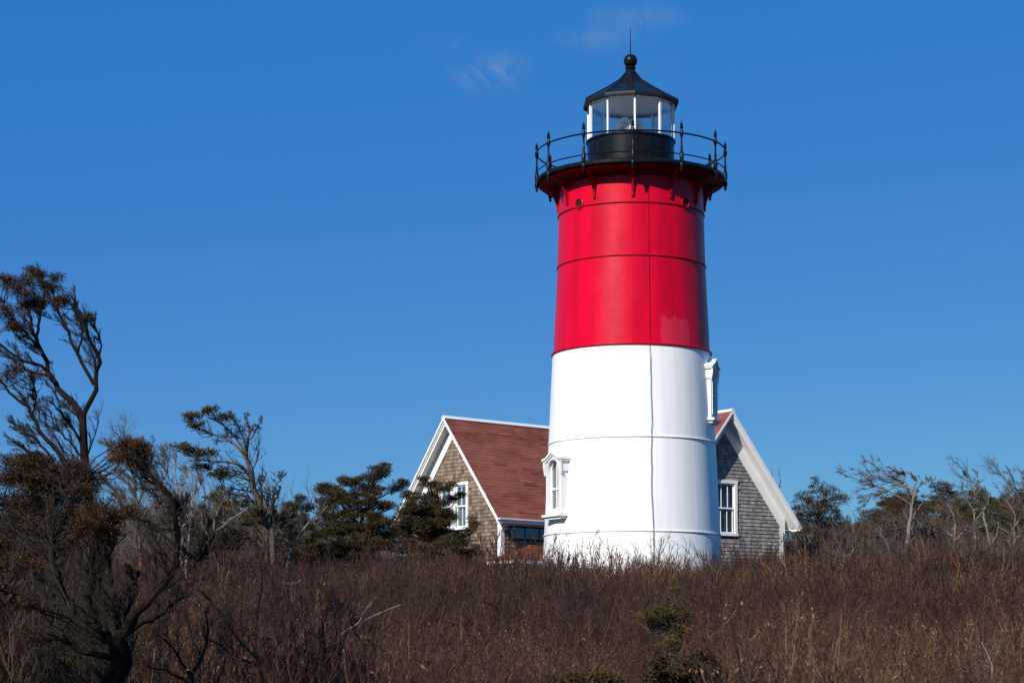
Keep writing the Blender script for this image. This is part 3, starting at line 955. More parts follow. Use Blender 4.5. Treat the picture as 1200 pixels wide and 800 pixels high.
    for s in (-1, 1):
        p0 = peak + ax * (-0.01) - r * 0.05
        q = [p0, p0 + sdir[s] * 0.13, p0 + sdir[s] * 0.13 + r * (L + .05), p0 + r * (L + .05)]
        g.prism(q if s > 0 else q[::-1], nrm[s] * 0.035)
    build('ridge_board', g, M['white_trim'], HOUSE, HORG)
    # gable wall
    base = peak + r * orake; base = np.array([base[0], base[1], 0.0])
    ztop = zr - 0.16
    eave_z = ztop - Wi * TP
    def W2(u, z, out=0.0): return base + w * u + ax * z + n * out
    pent = [(-Wi, zb), (Wi, zb), (Wi, eave_z), (0, ztop), (-Wi, eave_z)]
    pieces = [pent]
    for (u0, u1, z0, z1, *_r) in wins:
        a0, a1, b0, b1 = u0 + .06, u1 - .06, z0 + .05, z1 - .06
        nw = []
        for p in pieces:
            for cl in (clip(p, 1, 0, a0), clip(p, -1, 0, -a1), clip(clip(clip(p, -1, 0, -a0), 1, 0, a1), 0, 1, b0), clip(clip(clip(p, -1, 0, -a0), 1, 0, a1), 0, -1, -b1)):
                if len(cl) >= 3:
                    area = abs(sum(cl[i][0] * cl[(i + 1) % len(cl)][1] - cl[(i + 1) % len(cl)][0] * cl[i][1] for i in range(len(cl)))) / 2
                    if area > 1e-3: nw.append(cl)
        pieces = nw
    g = Geo()
    for p in pieces:
        g.prism([W2(u, z, 0) for u, z in p], -n * 0.12)
    gw = build('gable_wall', g, M['sheath'], HOUSE, HORG)
    def skip(uc, vc, a, b):
        for (u0, u1, z0, z1, *_r) in wins:
            if b > u0 + .01 and a < u1 - .01 and z0 - .10 < vc + zb < z1 - .02: return True
        return False
    def ext(v):
        z = v + zb
        if z > ztop - 0.12: return None
        h = Wi if z < eave_z else (ztop - z) / TP
        return (-h, h)
    g = Geo()
    shingle_rows(g, W2(0, zb, 0.0), w, n, ax, int((ztop - zb) / 0.128), 0.128, 0.11, 0.20, 0.032, 0.004, rng, skip, ext)
    so = build('wall_shingles', g, M[wall_mat], gw, HORG); so['kind'] = 'stuff'
    # side walls with shingles
    for s in (-1, 1):
        g = Geo(); p = base + w * s * Wi
        q = [p + ax * zb + r * .13, p + ax * (eave_z + .1) + r * .13, p + ax * (eave_z + .1) + r * (L - orake), p + ax * zb + r * (L - orake)]
        g.prism(q, -w * s * 0.12)
        sw = build('side_wall', g, M['sheath'], HOUSE, HORG)
        g = Geo()
        shingle_rows(g, p + ax * zb, r, w * s, ax, int((eave_z - zb - .02) / 0.128), 0.128, 0.11, 0.20, 0.032, 0.004, rng, None, lambda v: (0.1, L - orake))
        so = build('wall_shingles', g, M[wall_mat], sw, HORG); so['kind'] = 'stuff'
        # corner boards
        g = Geo()
        g.box(base + w * s * (Wi - 0.05) + n * 0.017 + ax * (zb + eave_z) / 2, w, n, ax, 0.15, 0.035, eave_z - zb + .1)
        g.box(base + w * s * (Wi + 0.017) + r * 0.06 + ax * (zb + eave_z) / 2, w, n, ax, 0.035, 0.15, eave_z - zb + .09)
        build('corner_board', g, M['white_trim'], HOUSE, HORG)
    for (u0, u1, z0, z1, cols, cur) in wins:
        house_window(u0, u1, z0, z1, W2, w, n, cols=cols, curtain=cur)
    return base, W2, Wi, eave_z, zb

def uz(px, py, base, w, n):
    p = hit(px, py, base, n)
    return float(np.dot(p - base, w)), float(p[2])

# left wing
aL = R(42); rL = np.array([math.cos(aL), math.sin(aL), 0]); wL = np.array([math.sin(aL), -math.cos(aL), 0])
pkL = at(520.5, 487, 72)
bL = pkL + rL * 0.42; bL[2] = 0
u1, z1 = uz(549.5, 563.5, bL, wL, rL)
u0, _ = uz(532.5, 566, bL, wL, rL)
um, _ = uz(516, 568, bL, wL, rL)
winsL = [(u0 - .02, u1, z1 - 1.62, z1, 2, 1), (um - .05, u0 - .04, z1 - 1.62, z1, 2, 1)]
baseL, W2L, WiL, eL, zbL = wing(pkL, rL, wL, 2.80, 0.42, 0.38, 11.5, 'shing_warm', winsL, 11)
# right wing
aR = R(57); rR = np.array([-math.cos(aR), math.sin(aR), 0]); wR = np.array([math.sin(aR), math.cos(aR), 0])
pkR = at(858, 479, 73.5)
bR = pkR + rR * 0.50; bR[2] = 0
u1, z1 = uz(863, 563, bR, wR, rR)
_, z0 = uz(863, 628, bR, wR, rR)
winsR = [(u1 - 1.06, u1, z0, z1, 3, 2)]
baseR, W2R, WiR, eR, zbR = wing(pkR, rR, wR, 3.08, 0.50, 0.46, 9.5, 'shing_grey', winsR, 12, frieze=0.34)

def strip_window():
    p = baseL + wL * (WiL + 0.05)
    a = hit(598, 616, p, wL); b = hit(645, 616, p, wL)
    zt = a[2] - .02; zb_ = hit(636, 633, p, wL)[2]
    L = float(np.linalg.norm((b - a)[:2])) + .8
    mid = a + rL * L / 2
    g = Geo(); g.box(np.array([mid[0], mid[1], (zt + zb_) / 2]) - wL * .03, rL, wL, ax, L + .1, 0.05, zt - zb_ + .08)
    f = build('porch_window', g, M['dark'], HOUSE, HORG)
    n_ = 4
    for k in range(n_):
        c = a + rL * (L * (k + .5) / n_)
        g = Geo(); g.box(np.array([c[0], c[1], (zt + zb_) / 2]), rL, wL, ax, L / n_ - .05, 0.008, zt - zb_ - .05)
        build('pane', g, M['dark_glass'], f, HORG)
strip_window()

# porch with a low hipped roof against the left wing's side wall
def porch():
    p = baseL + wL * WiL
    T0 = hit(622, 637, p, wL); ztp = T0[2]
    E0 = T0 - rL * 1.95 + wL * 1.25 - ax * 0.62
    T1 = T0 + rL * 3.2; E1 = E0 + rL * 5.2
    B0 = T0 - rL * 1.95 - ax * 0.62 - wL * 0.0
    g = Geo()
    g.prism([E0, E1, T1, T0], -ax * 0.06)
    g.prism([B0, E0, T0], -ax * 0.06)
    rf = build('porch_roof', g, M['porch_roofing'], HOUSE, HORG)
    rng = np.random.default_rng(5)
    g = Geo()
    sl = unit((T0 - (E0 + rL * 1.95))); nn = unit(np.cross(rL, sl)); nn = nn if nn[2] > 0 else -nn
    Ls = np.linalg.norm(T0 - (E0 + rL * 1.95))
    shingle_rows(g, E0 + nn * 0.003, rL, nn, sl, int(Ls / .13), .13, .2, .3, .014, .003, rng, extents=lambda v: (1.95 * v / Ls + .02, 5.1))
    so = build('porch_shingles', g, M['porch_roofing'], rf, HORG); so['kind'] = 'stuff'
    g = Geo()
    g.bar(E0 - ax * .07 - rL * .05, E1 - ax * .07, ax, 0.06, 0.12)
    g.bar(E0 - ax * .075, B0 - ax * .075, ax, 0.05, 0.10)
    build('porch_fascia', g, M['white_trim'], HOUSE, HORG)
    for k in (0.15, 1.8, 3.5):
        g = Geo(); q = E0 + rL * k - wL * 0.1
        gz = float(ground(q[0], q[1])) - .1
        g.box(np.array([q[0], q[1], (gz + E0[2] - .1) / 2]), rL, wL, ax, 0.11, 0.11, E0[2] - .1 - gz)
        build('porch_post', g, M['white_trim'], HOUSE, HORG)
porch()
#VEG
# ------------------------------------------------------------------ vegetation tools
def norm(v):
    return v / (np.linalg.norm(v, axis=-1, keepdims=True) + 1e-9)

def resample(pts, k):
    pts = np.asarray(pts, float)
    if len(pts) > 2:      # smooth with Catmull-Rom
        P = np.vstack([2 * pts[0] - pts[1], pts, 2 * pts[-1] - pts[-2]])
        out = []
        for i in range(len(pts) - 1):
            for t in np.linspace(0, 1, 8, endpoint=False):
                a, b, c, d = P[i], P[i + 1], P[i + 2], P[i + 3]
                out.append(.5 * ((2 * b) + (-a + c) * t + (2 * a - 5 * b + 4 * c - d) * t * t + (-a + 3 * b - 3 * c + d) * t ** 3))
        pts = np.array(out + [pts[-1]])
    d = np.r_[0, np.cumsum(np.linalg.norm(np.diff(pts, axis=0), axis=1))]
    s = np.linspace(0, d[-1], k)
    return np.stack([np.interp(s, d, pts[:, i]) for i in range(3)], 1)

def spawn(polys, rad, per, t0, t1, ang, lfac, bias, bw, k, wig, rng, curl=None, taper=0.3, lens=None, flat=1.0, rfac=0.55, rmin=0.0):
    """children of many polylines at once. polys (n,m,3), rad (n,m) -> polys, rads"""
    n, m, _ = polys.shape
    idx = np.repeat(np.arange(n), per)
    N = len(idx)
    t = rng.uniform(t0, t1, N)
    f = t * (m - 1); i0 = np.minimum(f.astype(int), m - 2); fr = (f - i0)[:, None]
    P = polys[idx, i0] * (1 - fr) + polys[idx, i0 + 1] * fr
    T = norm(polys[idx, i0 + 1] - polys[idx, i0])
    r0 = (rad[idx, i0] * (1 - fr[:, 0]) + rad[idx, i0 + 1] * fr[:, 0]) * rfac
    r0 = np.maximum(r0, rmin)
    if lens is None:
        L = np.linalg.norm(np.diff(polys, axis=1), axis=2).sum(1)[idx]
    else:
        L = lens[idx]
    L = L * lfac * (1.15 - 0.6 * t) * rng.uniform(0.55, 1.25, N)
    a = rng.normal(0, 1, (N, 3)); a -= (a * T).sum(1, keepdims=True) * T; a = norm(a)
    a[:, 1] *= flat
    an = np.radians(rng.normal(ang, ang * 0.25, N))[:, None]
    d = norm(np.cos(an) * T + np.sin(an) * a + np.asarray(bias) * bw)
    out = np.zeros((N, k, 3)); out[:, 0] = P
    cb = np.asarray(bias if curl is None else curl, float)
    for j in range(1, k):
        d = norm(d + rng.normal(0, wig, (N, 3)) + cb * 0.12)
        out[:, j] = out[:, j - 1] + d * (L / (k - 1))[:, None]
    rr = r0[:, None] * np.linspace(1, taper, k)[None, :]
    return out, rr

def poly_mesh(polys, rad, sides=3):
    """all polylines (n,k,3) as open tubes"""
    n, k, _ = polys.shape
    T = np.gradient(polys, axis=1); T = norm(T)
    ref = np.where(np.abs(T[..., 2:3]) < 0.8, np.array([0.3, 0.2, 0.93]), np.array([1., 0.1, 0.1]))
    S = norm(np.cross(T, ref)); U = np.cross(S, T)
    a = np.arange(sides) * 2 * PI / sides
    V = polys[:, :, None, :] + rad[:, :, None, None] * (np.cos(a)[:, None] * S[:, :, None, :] + np.sin(a)[:, None] * U[:, :, None, :])
    V = V.reshape(-1, 3)
    base = (np.arange(n) * k * sides)[:, None, None] + (np.arange(k - 1) * sides)[None, :, None]
    j = np.arange(sides)[None, None, :]; j2 = (j + 1) % sides
    F = np.stack([base + j, base + j2, base + sides + j2, base + sides + j], -1).reshape(-1, 4)
    return V, F

def merge(parts):
    Vs, Fs, n = [], [], 0
    for V, F in parts:
        Vs.append(V); Fs.append(F + n); n += len(V)
    return np.vstack(Vs), np.vstack(Fs)

def leaf_tufts(centers, nper, size, L, w, rng, up=0.35, out=0.6, flat=0.55, droop=0.0):
    """many narrow leaf quads round each centre. size: scatter radius per centre"""
    c = np.repeat(centers, nper, 0); N = len(c)
    sz = np.broadcast_to(np.asarray(size, float), (len(centers),)); sz = np.repeat(sz, nper)[:, None]
    off = rng.normal(0, 1, (N, 3)); off = norm(off) * (rng.uniform(0, 1, (N, 1)) ** 0.5)
    off[:, 2] *= flat
    p = c + off * sz
    d = norm(off * out + rng.normal(0, 0.5, (N, 3)) + np.array([0, 0, up]))
    s = norm(np.cross(d, rng.normal(0, 1, (N, 3))))
    LL = L * rng.uniform(0.5, 1.4, (N, 1)); ww = w * rng.uniform(0.6, 1.3, (N, 1))
    q = p + d * LL * 0.55
    V = np.stack([p - s * ww * .2, q - s * ww * .5, p + d * LL, q + s * ww * .5], 1).reshape(-1, 3)
    F = np.arange(N * 4).reshape(-1, 4)
    return V, F

def blob_centers(blobs, Y, dens, rng, depth=0.9, Yj=0.0):
    """(px,py,rx,ry) ellipses read off the photo at distance Y -> puff centres filling ellipsoids of that size"""
    out = []
    for bx, by, rx, ry in blobs:
        c = at(bx, by, Y + rng.uniform(-1, 1) * Yj); sc = Y / 2500.0
        a, b = rx * sc, ry * sc
        dd = max(min(a, 2.2 * b) * depth, .12)
        vol = a * b * dd * 4.19
        n = max(4, int(dens * (a * dd * 3.14) ** 0.9 * max(1, (b / 0.3)) ** .8))
        q = norm(rng.normal(0, 1, (n, 3))) * (rng.uniform(0, 1, (n, 1)) ** 0.40)
        out.append(c + q * np.array([a, dd, b]))
    return np.vstack(out)

WIND = np.array([-0.85, 0.1, 0.5])

def tree(name, label, cat, Y, limbs, bark, twig, rng, group=None, blobs=(), leaf=None, leafp=None, sub=(), Yj=0.5, bias=WIND, stems=True, leaf_on_twigs=0, base=None, limb_blobs=True):
    """limbs: list of (pixel polyline, r0, r1[, dY]); first is the trunk. sub: per level spawn settings"""
    polys = []
    for L in limbs:
        dy = L[3] if len(L) > 3 else rng.uniform(-Yj, Yj) * 0.6
        pts = [at(px, py, Y + (0 if (j == 0) else dy * j / max(1, len(L[0]) - 1))) for j, (px, py) in enumerate(L[0])]
        polys.append((pts, L[1], L[2]))
    p0 = polys[0][0][0]
    gz = float(ground(p0[0], p0[1]))
    if p0[2] > gz - .05:        # carry the trunk down into the ground
        polys[0][0].insert(0, np.array([p0[0] + 0.03, p0[1], gz - 0.15]))
    root = np.array([polys[0][0][0][0], polys[0][0][0][1], gz])
    T = empty(name, root, label, cat, group)
    k = 14
    PP, RR = [], []
    for i, (pts, r0, r1) in enumerate(polys):
        p = resample(pts, k)
        p[1:-1] += rng.normal(0, max(r0 * .35, .004), (k - 2, 3))
        r = np.linspace(1, 0, k) ** 0.8 * (r0 - r1) + r1
        g = Geo(); g.tube(p, r, 7 if r0 > .03 else 5)
        build('trunk' if i == 0 else 'limb', g, bark, T, root, True)
        PP.append(p); RR.append(r)
    PP, RR = np.array(PP), np.array(RR)
    C = None
    if len(blobs):
        C = blob_centers(blobs, Y, leafp.get('dens', 26), rng, leafp.get('depth', .9), leafp.get('yj', Yj))
        # small boughs reach from the limbs into the puffs
        if limb_blobs:
            nb = min(len(C), leafp.get('boughs', 70))
            sel = rng.choice(len(C), nb, replace=False)
            allp = PP.reshape(-1, 3)
            bp, br = [], []
            for c in C[sel]:
                w_ = np.linalg.norm((allp - c) * np.array([1, 1, 1.0]), axis=1) + np.maximum(0, allp[:, 2] - c[2] + .1) * 2
                a = allp[int(np.argmin(w_))]
                mid = (a + c) / 2 + rng.normal(0, .06, 3) - np.array([0, 0, .05])
                bp.append(resample([a, mid, c], 5)); br.append(np.linspace(leafp.get('br', .014), .004, 5))
            V, F = poly_mesh(np.array(bp), np.array(br), 4)
            o = fast('boughs', V, F, bark, T, root); o['kind'] = 'stuff'
    cur, cr_ = PP, RR
    acc = []
    last = None
    for S in sub:
        S = dict(S)
        cur, cr_ = spawn(cur, cr_, rng=rng, **S)
        acc.append(poly_mesh(cur, cr_, 3)); last = cur
    if acc:
        V, F = merge(acc)
        o = fast('twigs', V, F, twig, T, root); o['kind'] = 'stuff'
    if C is not None:
        V, F = leaf_tufts(C, leafp.get('n', 50), leafp.get('size', .16), leafp.get('L', .09), leafp.get('w', .03), rng, flat=leafp.get('flat', .55))
        o = fast('foliage', V, F, leaf, T, root); o['kind'] = 'stuff'
    if leaf_on_twigs and last is not None:
        tips = last[:, -1]
        tips = tips[rng.random(len(tips)) < leaf_on_twigs]
        V, F = leaf_tufts(tips, 8, .04, .05, .022, rng)
        o = fast('foliage', V, F, leaf, T, root); o['kind'] = 'stuff'
    return T

def rg(i): return np.random.default_rng(100 + i)

# ------------------------------------------------------------------ thicket: bushes nobody could count, instanced on points
def bush_mesh(name, seed, mat, nst=11, h=1.25, spread=0.42, lean=(-0.10, 0, 0), grand=3, r0=0.0115, leaves=None, fine=1.0):
    rng = np.random.default_rng(seed)
    k = 5
    b = rng.normal(0, spread * .45, (nst, 3)); b[:, 2] = -0.05
    d = norm(np.stack([rng.normal(0, .26, nst), rng.normal(0, .26, nst), np.ones(nst)], 1) + np.array(lean))
    H = h * rng.uniform(.60, 1.05, nst)
    st = np.zeros((nst, k, 3)); st[:, 0] = b
    for j in range(1, k):
        d = norm(d + rng.normal(0, .12, (nst, 3)) + np.array([0, 0, .10]))
        st[:, j] = st[:, j - 1] + d * (H / (k - 1))[:, None]
    rr = np.linspace(1, .4, k)[None, :] * np.full((nst, 1), r0)
    parts = [poly_mesh(st, rr, 3)]
    UP = (0, 0, 1)
    c1, q1 = spawn(st, rr, 7, .12, .95, 42, .42, UP, .35, 4, .12, rng, rfac=.7, rmin=.0056 * fine)
    parts.append(poly_mesh(c1, q1, 3))
    c2, q2 = spawn(c1, q1, grand, .15, 1.0, 38, .50, UP, .30, 3, .16, rng, rfac=.7, rmin=.0042 * fine)
    parts.append(poly_mesh(c2, q2, 3))
    if leaves:
        tips = np.vstack([c2[:, -1], c1[:, -1]]); tips = tips[rng.random(len(tips)) < leaves]
        parts.append(leaf_tufts(tips, 4, .03, .030, .012, rng))
    V, F = merge(parts)
    me = bpy.data.meshes.new(name)
    me.vertices.add(len(V)); me.vertices.foreach_set('co', V.astype(np.float32).ravel())
    me.loops.add(F.size); me.loops.foreach_set('vertex_index', F.ravel().astype(np.int32))
    me.polygons.add(len(F)); me.polygons.foreach_set('loop_start', (np.arange(len(F)) * 4).astype(np.int32))
    me.update(calc_edges=True); me.materials.append(mat)
    return me

def grass_mesh(name, seed, mat):
    rng = np.random.default_rng(seed); n = 70
    b = rng.normal(0, .13, (n, 3)); b[:, 2] = 0
    d = norm(np.stack([rng.normal(-.12, .30, n), rng.normal(0, .30, n), np.ones(n)], 1)); H = rng.uniform(.35, .9, n)
    p = np.zeros((n, 4, 3)); p[:, 0] = b
    for j in range(1, 4):
        d = norm(d + np.array([0, 0, -.10]) + rng.normal(0, .10, (n, 3))); p[:, j] = p[:, j - 1] + d * (H / 3)[:, None]
    V, F = poly_mesh(p, np.full((n, 1), .0045) * np.linspace(1, .25, 4)[None, :], 3)
    me = bpy.data.meshes.new(name)
    me.vertices.add(len(V)); me.vertices.foreach_set('co', V.astype(np.float32).ravel())
    me.loops.add(F.size); me.loops.foreach_set('vertex_index', F.ravel().astype(np.int32))
    me.polygons.add(len(F)); me.polygons.foreach_set('loop_start', (np.arange(len(F)) * 4).astype(np.int32))
    me.update(calc_edges=True); me.materials.append(mat)
    return me

def scatter(name, label, pts, rotz, scl, idx, tint, meshes):
    """one object: points carrying bushes through a small geometry node tree"""
    col = bpy.data.collections.new(name + '_plants')
    for i, me in enumerate(meshes):
        ob = bpy.data.objects.new('%s_plant' % name, me)
        ob['kind'] = 'stuff'
        col.objects.link(ob)
    me = bpy.data.meshes.new(name)
    me.vertices.add(len(pts)); me.vertices.foreach_set('co', pts.astype(np.float32).ravel())
    def attr(nm, ty, data):
        a = me.attributes.new(nm, ty, 'POINT'); a.data.foreach_set('value' if ty != 'FLOAT_VECTOR' else 'vector', data)
    attr('rz', 'FLOAT', rotz.astype(np.float32)); attr('scl', 'FLOAT', scl.astype(np.float32))
    attr('idx', 'INT', idx.astype(np.int32)); attr('tint', 'FLOAT', tint.astype(np.float32))
    me.update()
    o = bpy.data.objects.new(name, me); COL.objects.link(o)
    tag(o, label, None, None, 'stuff')
    ng = bpy.data.node_groups.new(name, 'GeometryNodeTree')
    ng.interface.new_socket('Geometry', in_out='INPUT', socket_type='NodeSocketGeometry')
    ng.interface.new_socket('Geometry', in_out='OUTPUT', socket_type='NodeSocketGeometry')
    n, l = ng.nodes, ng.links
    gi, go = n.new('NodeGroupInput'), n.new('NodeGroupOutput')
    ci = n.new('GeometryNodeCollectionInfo'); ci.inputs['Collection'].default_value = col
    ci.inputs['Separate Children'].default_value = True; ci.inputs['Reset Children'].default_value = True
    ip = n.new('GeometryNodeInstanceOnPoints'); ip.inputs['Pick Instance'].default_value = True
    def named(nm, ty):
        a = n.new('GeometryNodeInputNamedAttribute'); a.data_type = ty; a.inputs['Name'].default_value = nm
        return a.outputs['Attribute']
    cx = n.new('ShaderNodeCombineXYZ'); l.new(named('rz', 'FLOAT'), cx.inputs['Z'])
    er = n.new('FunctionNodeEulerToRotation'); l.new(cx.outputs[0], er.inputs[0])
    l.new(gi.outputs[0], ip.inputs['Points']); l.new(ci.outputs[0], ip.inputs['Instance'])
    l.new(named('idx', 'INT'), ip.inputs['Instance Index']); l.new(er.outputs[0], ip.inputs['Rotation'])
    l.new(named('scl', 'FLOAT'), ip.inputs['Scale']); l.new(ip.outputs[0], go.inputs[0])
    md = o.modifiers.new('plants', 'NODES'); md.node_group = ng
    return o

def field(y0, y1, spacing, rng, half=lambda y: 0.262 * y + 4.5, cx=0.0):
    ys = np.arange(y0, y1, spacing)
    P = []
    for y in ys:
        h = half(y)
        xs = np.arange(-h, h, spacing)
        P.append(np.stack([xs, np.full(len(xs), y)], 1))
    P = np.vstack(P) + rng.uniform(-.5, .5, (sum(len(p) for p in P), 2)) * spacing
    return P

def house_mask(x, y):
    m = np.zeros(len(x), bool)
    for b, r, w, Wi, L in ((baseL, rL, wL, WiL, 11.3), (baseR, rR, wR, WiR, 9.3)):
        d = np.stack([x - b[0], y - b[1]], 1)
        u = d @ w[:2]; v = d @ r[:2]
        m |= (np.abs(u) < Wi + .25) & (v > -.3) & (v < L)
    return m

def plant(P, ztop_scale=1.0, jig=(.75, 1.2), rng=None, gscale=1.0):
    x, y = P[:, 0], P[:, 1]
    keep = (np.hypot(x - TX, y - TY) > 3.1) & ~house_mask(x, y)
    return P[keep]

rng = np.random.default_rng(42)
bushes = [bush_mesh('bush_%d' % i, 900 + i, M['thicket'], nst=(9, 11, 13, 10, 12, 11)[i], h=(1.25, 1.1, 1.35, 1.2, 1.3, 1.05)[i], leaves=(0, 0, .25, 0, .15, 0)[i]) for i in range(6)]
bushes += [bush_mesh('fine_bush_%d' % i, 900 + i, M['thicket'], nst=(10, 12, 13, 11, 13, 12)[i], h=(1.25, 1.1, 1.35, 1.2, 1.3, 1.05)[i], leaves=(0, 0, .25, 0, .15, 0)[i], grand=6, r0=.0065, fine=.5) for i in range(6)]
P = plant(field(13.5, 64.0, 0.50, rng))
px_ = P[:, 0] / P[:, 1] * 2500 + 600
P = P[~((px_ < 270 - 40 * rng.random(len(P))) & (P[:, 1] < 21) & (rng.random(len(P)) > .10))]
x, y = P[:, 0], P[:, 1]
hs_ = 0.97 + 0.26 * _vn(x, y, 3.2, 5) + 0.12 * _vn(x, y, 1.1, 7)
hs_ *= np.where(y > 44, .88, 1.0)
scl = hs_ * rng.uniform(.78, 1.18, len(x)) * np.where((rng.random(len(x)) < .13) & (y > 36), rng.uniform(1.2, 1.5, len(x)), 1.0)
pxt = x / y * 2500 + 600
open_ = ((np.abs(pxt - 782) < 52) & (y > 15) & (y < 24.3)) | ((np.abs(pxt - 800) < 70) & (y < 17.6)) | ((np.abs(pxt - 690) < 48) & (y < 16.6)) | ((pxt > 215) & (pxt < 400) & (y < 19.5) & (rng.random(len(x)) < .55))
x, y, scl = x[~open_], y[~open_], scl[~open_]
tint = 0.42 + 0.24 * _vn(x, y, 5.5, 3) + 0.12 * _vn(x, y, 1.6, 4) + rng.normal(0, .14, len(x)) - 0.30 * (rng.random(len(x)) < .10) - 0.03 * np.clip((y - 30) / 20, -1, 1)
Z = ground(x, y)
scatter('thicket', 'dense purple brown thicket of leafless bushes covering the slope in front of the lighthouse', np.stack([x, y, Z], 1), rng.uniform(0, 6.28, len(x)), scl, rng.integers(0, 6, len(x)) + np.where(y + rng.uniform(-5, 5, len(x)) < 31, 6, 0), np.clip(tint, 0, 1), bushes)

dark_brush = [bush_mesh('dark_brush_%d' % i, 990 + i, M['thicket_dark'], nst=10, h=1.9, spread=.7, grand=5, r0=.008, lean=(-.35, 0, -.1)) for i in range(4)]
P = plant(field(16.0, 27.0, 0.62, rng, half=lambda y: 0.27 * y + 2))
x, y = P[:, 0], P[:, 1]
pxt = x / y * 2500 + 600
keep = (pxt < 235 - 30 * rng.random(len(x))) & (y > 17.6 + 1.2 * rng.random(len(x)))
x, y, pxt = x[keep], y[keep], pxt[keep]
scl = rng.uniform(.55, 1.05, len(x)) * np.interp(pxt, [-50, 60, 150, 235], [1.15, 1.1, .85, .55])
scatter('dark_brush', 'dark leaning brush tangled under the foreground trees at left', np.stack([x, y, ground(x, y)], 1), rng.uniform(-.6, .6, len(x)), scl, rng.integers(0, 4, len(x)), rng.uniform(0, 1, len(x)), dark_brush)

# dry grass low between the bushes
tuft = [grass_mesh('grass_%d' % i, 950 + i, M['grass']) for i in range(4)]
P = plant(field(13.0, 40.0, 0.33, rng))
x, y = P[:, 0], P[:, 1]
pxt = x / y * 2500 + 600
keep = (rng.random(len(x)) < np.clip(.40 + .5 * _vn(x, y, 2.6, 9), .06, .9) * np.interp(pxt, [560, 760], [.9, .22])) & (pxt > 225)
x, y = x[keep], y[keep]
scatter('dry_grass', 'tan dry grass standing between the bushes near the camera', np.stack([x, y, ground(x, y)], 1), rng.uniform(0, 6.28, len(x)), rng.uniform(.6, 1.15, len(x)), rng.integers(0, 4, len(x)), rng.uniform(0, 1, len(x)), tuft)

# taller grey brush behind, left and right of the house
greys = [bush_mesh('brush_%d' % i, 970 + i, M['thicket_grey'], nst=13, h=2.2, spread=.85, grand=6, r0=.015, lean=(-.22, 0, 0)) for i in range(4)]
P = plant(field(60.0, 92.0, 0.60, rng, half=lambda y: 0.30 * y + 4))
x, y = P[:, 0], P[:, 1]
xr = x / y * 2500 + 600
keep = ((xr > 965) & (y > 61)) | ((xr > 915) & (y > 79)) | ((xr < 440) & (y > 61)) | ((xr < 520) & (y > 86))
x, y, xr = x[keep], y[keep], xr[keep]
scl = rng.uniform(.8, 1.2, len(x)) * (1 + .16 * _vn(x, y, 4, 3)) * np.interp(y, [60, 66, 80, 92], [.62, .92, 1.38, 1.6]) * np.where(xr < 340, 1.12, np.where(xr < 520, .85, 1.0))
scatter('grey_brush', 'tall grey brush of bare stems behind the thicket on both sides of the house', np.stack([x, y, ground(x, y)], 1), rng.uniform(0, 6.28, len(x)), scl, rng.integers(0, 4, len(x)), rng.uniform(.1, .9, len(x)), greys)

# ------------------------------------------------------------------ trees and shrubs that stand out
UPL = np.array([-0.7, 0, 0.6])
far_sub = lambda n1=7, n2=6, n3=4, l=.45, b=.35, ang=42, bias=UPL: (
    dict(per=int(n1 * 1.4), t0=.22, t1=.98, ang=ang, lfac=l, bias=bias, bw=b, k=5, wig=.18, rfac=.36, rmin=.009),
    dict(per=int(n2 * 1.3), t0=.15, t1=1.0, ang=42, lfac=.50, bias=bias, bw=b, k=4, wig=.18, rfac=.6, rmin=.0062),
    dict(per=n3, t0=.1, t1=1.0, ang=40, lfac=.55, bias=bias, bw=b, k=3, wig=.18, rfac=.7, rmin=.0045))
cedar_lp = dict(dens=36, n=90, size=.17, L=.085, w=.022, flat=.45, depth=.9, yj=.5, boughs=80)

# --- right side
tree('cedar', 'dark rounded cedar right beside the right gable end of the house', 'cedar tree', 80,
     [([(962, 668), (961, 630), (958, 580)], .09, .02), ([(961, 625), (975, 600), (985, 590)], .04, .01), ([(960, 620), (945, 600), (938, 585)], .04, .01), ([(959, 600), (970, 575), (966, 563)], .03, .01)],
     M['bark_brown'], M['twig_grey'], rg(1), None,
     [(958, 573, 12, 9), (972, 580, 16, 11), (943, 585, 13, 10), (985, 590, 11, 11), (960, 595, 26, 13), (940, 603, 14, 12), (978, 610, 18, 14), (951, 618, 24, 15), (966, 634, 34, 14), (990, 622, 14, 12), (954, 562, 4, 4), (933, 592, 6, 6)], M['cedar'], dict(cedar_lp, n=44))
tree('cedar', 'low dark cedar behind the windswept bare tree right of the house', 'cedar tree', 82,
     [([(1072, 668), (1070, 630), (1066, 585)], .08, .02), ([(1070, 630), (1050, 605), (1035, 598)], .04, .01)],
     M['bark_brown'], M['twig_grey'], rg(2), None,
     [(1066, 585, 22, 11), (1052, 596, 16, 10), (1040, 604, 12, 9), (1078, 597, 16, 12), (1030, 612, 16, 10), (1064, 612, 28, 13), (1050, 628, 34, 13), (1084, 632, 26, 14), (1018, 632, 18, 10)], M['cedar'], cedar_lp)
tree('cedar', 'small dark cedar with rounded top between the two pale bare trees', 'cedar tree', 80,
     [([(1108, 668), (1107, 620), (1105, 575)], .08, .02)],
     M['bark_brown'], M['twig_grey'], rg(3), None,
     [(1104, 572, 12, 9), (1112, 582, 14, 10), (1096, 586, 12, 9), (1112, 598, 18, 12), (1104, 616, 24, 14), (1126, 610, 14, 10)], M['cedar_olive'], cedar_lp)
tree('cedar', 'olive cedar behind the slender pale tree near the right edge', 'cedar tree', 78,
     [([(1150, 668), (1150, 620), (1148, 585)], .08, .02)],
     M['bark_brown'], M['twig_grey'], rg(4), None,
     [(1146, 578, 13, 7), (1154, 589, 13, 9), (1136, 592, 10, 8), (1162, 600, 14, 9), (1140, 604, 14, 9), (1150, 620, 26, 13), (1132, 634, 20, 10)], M['cedar_olive'], cedar_lp)
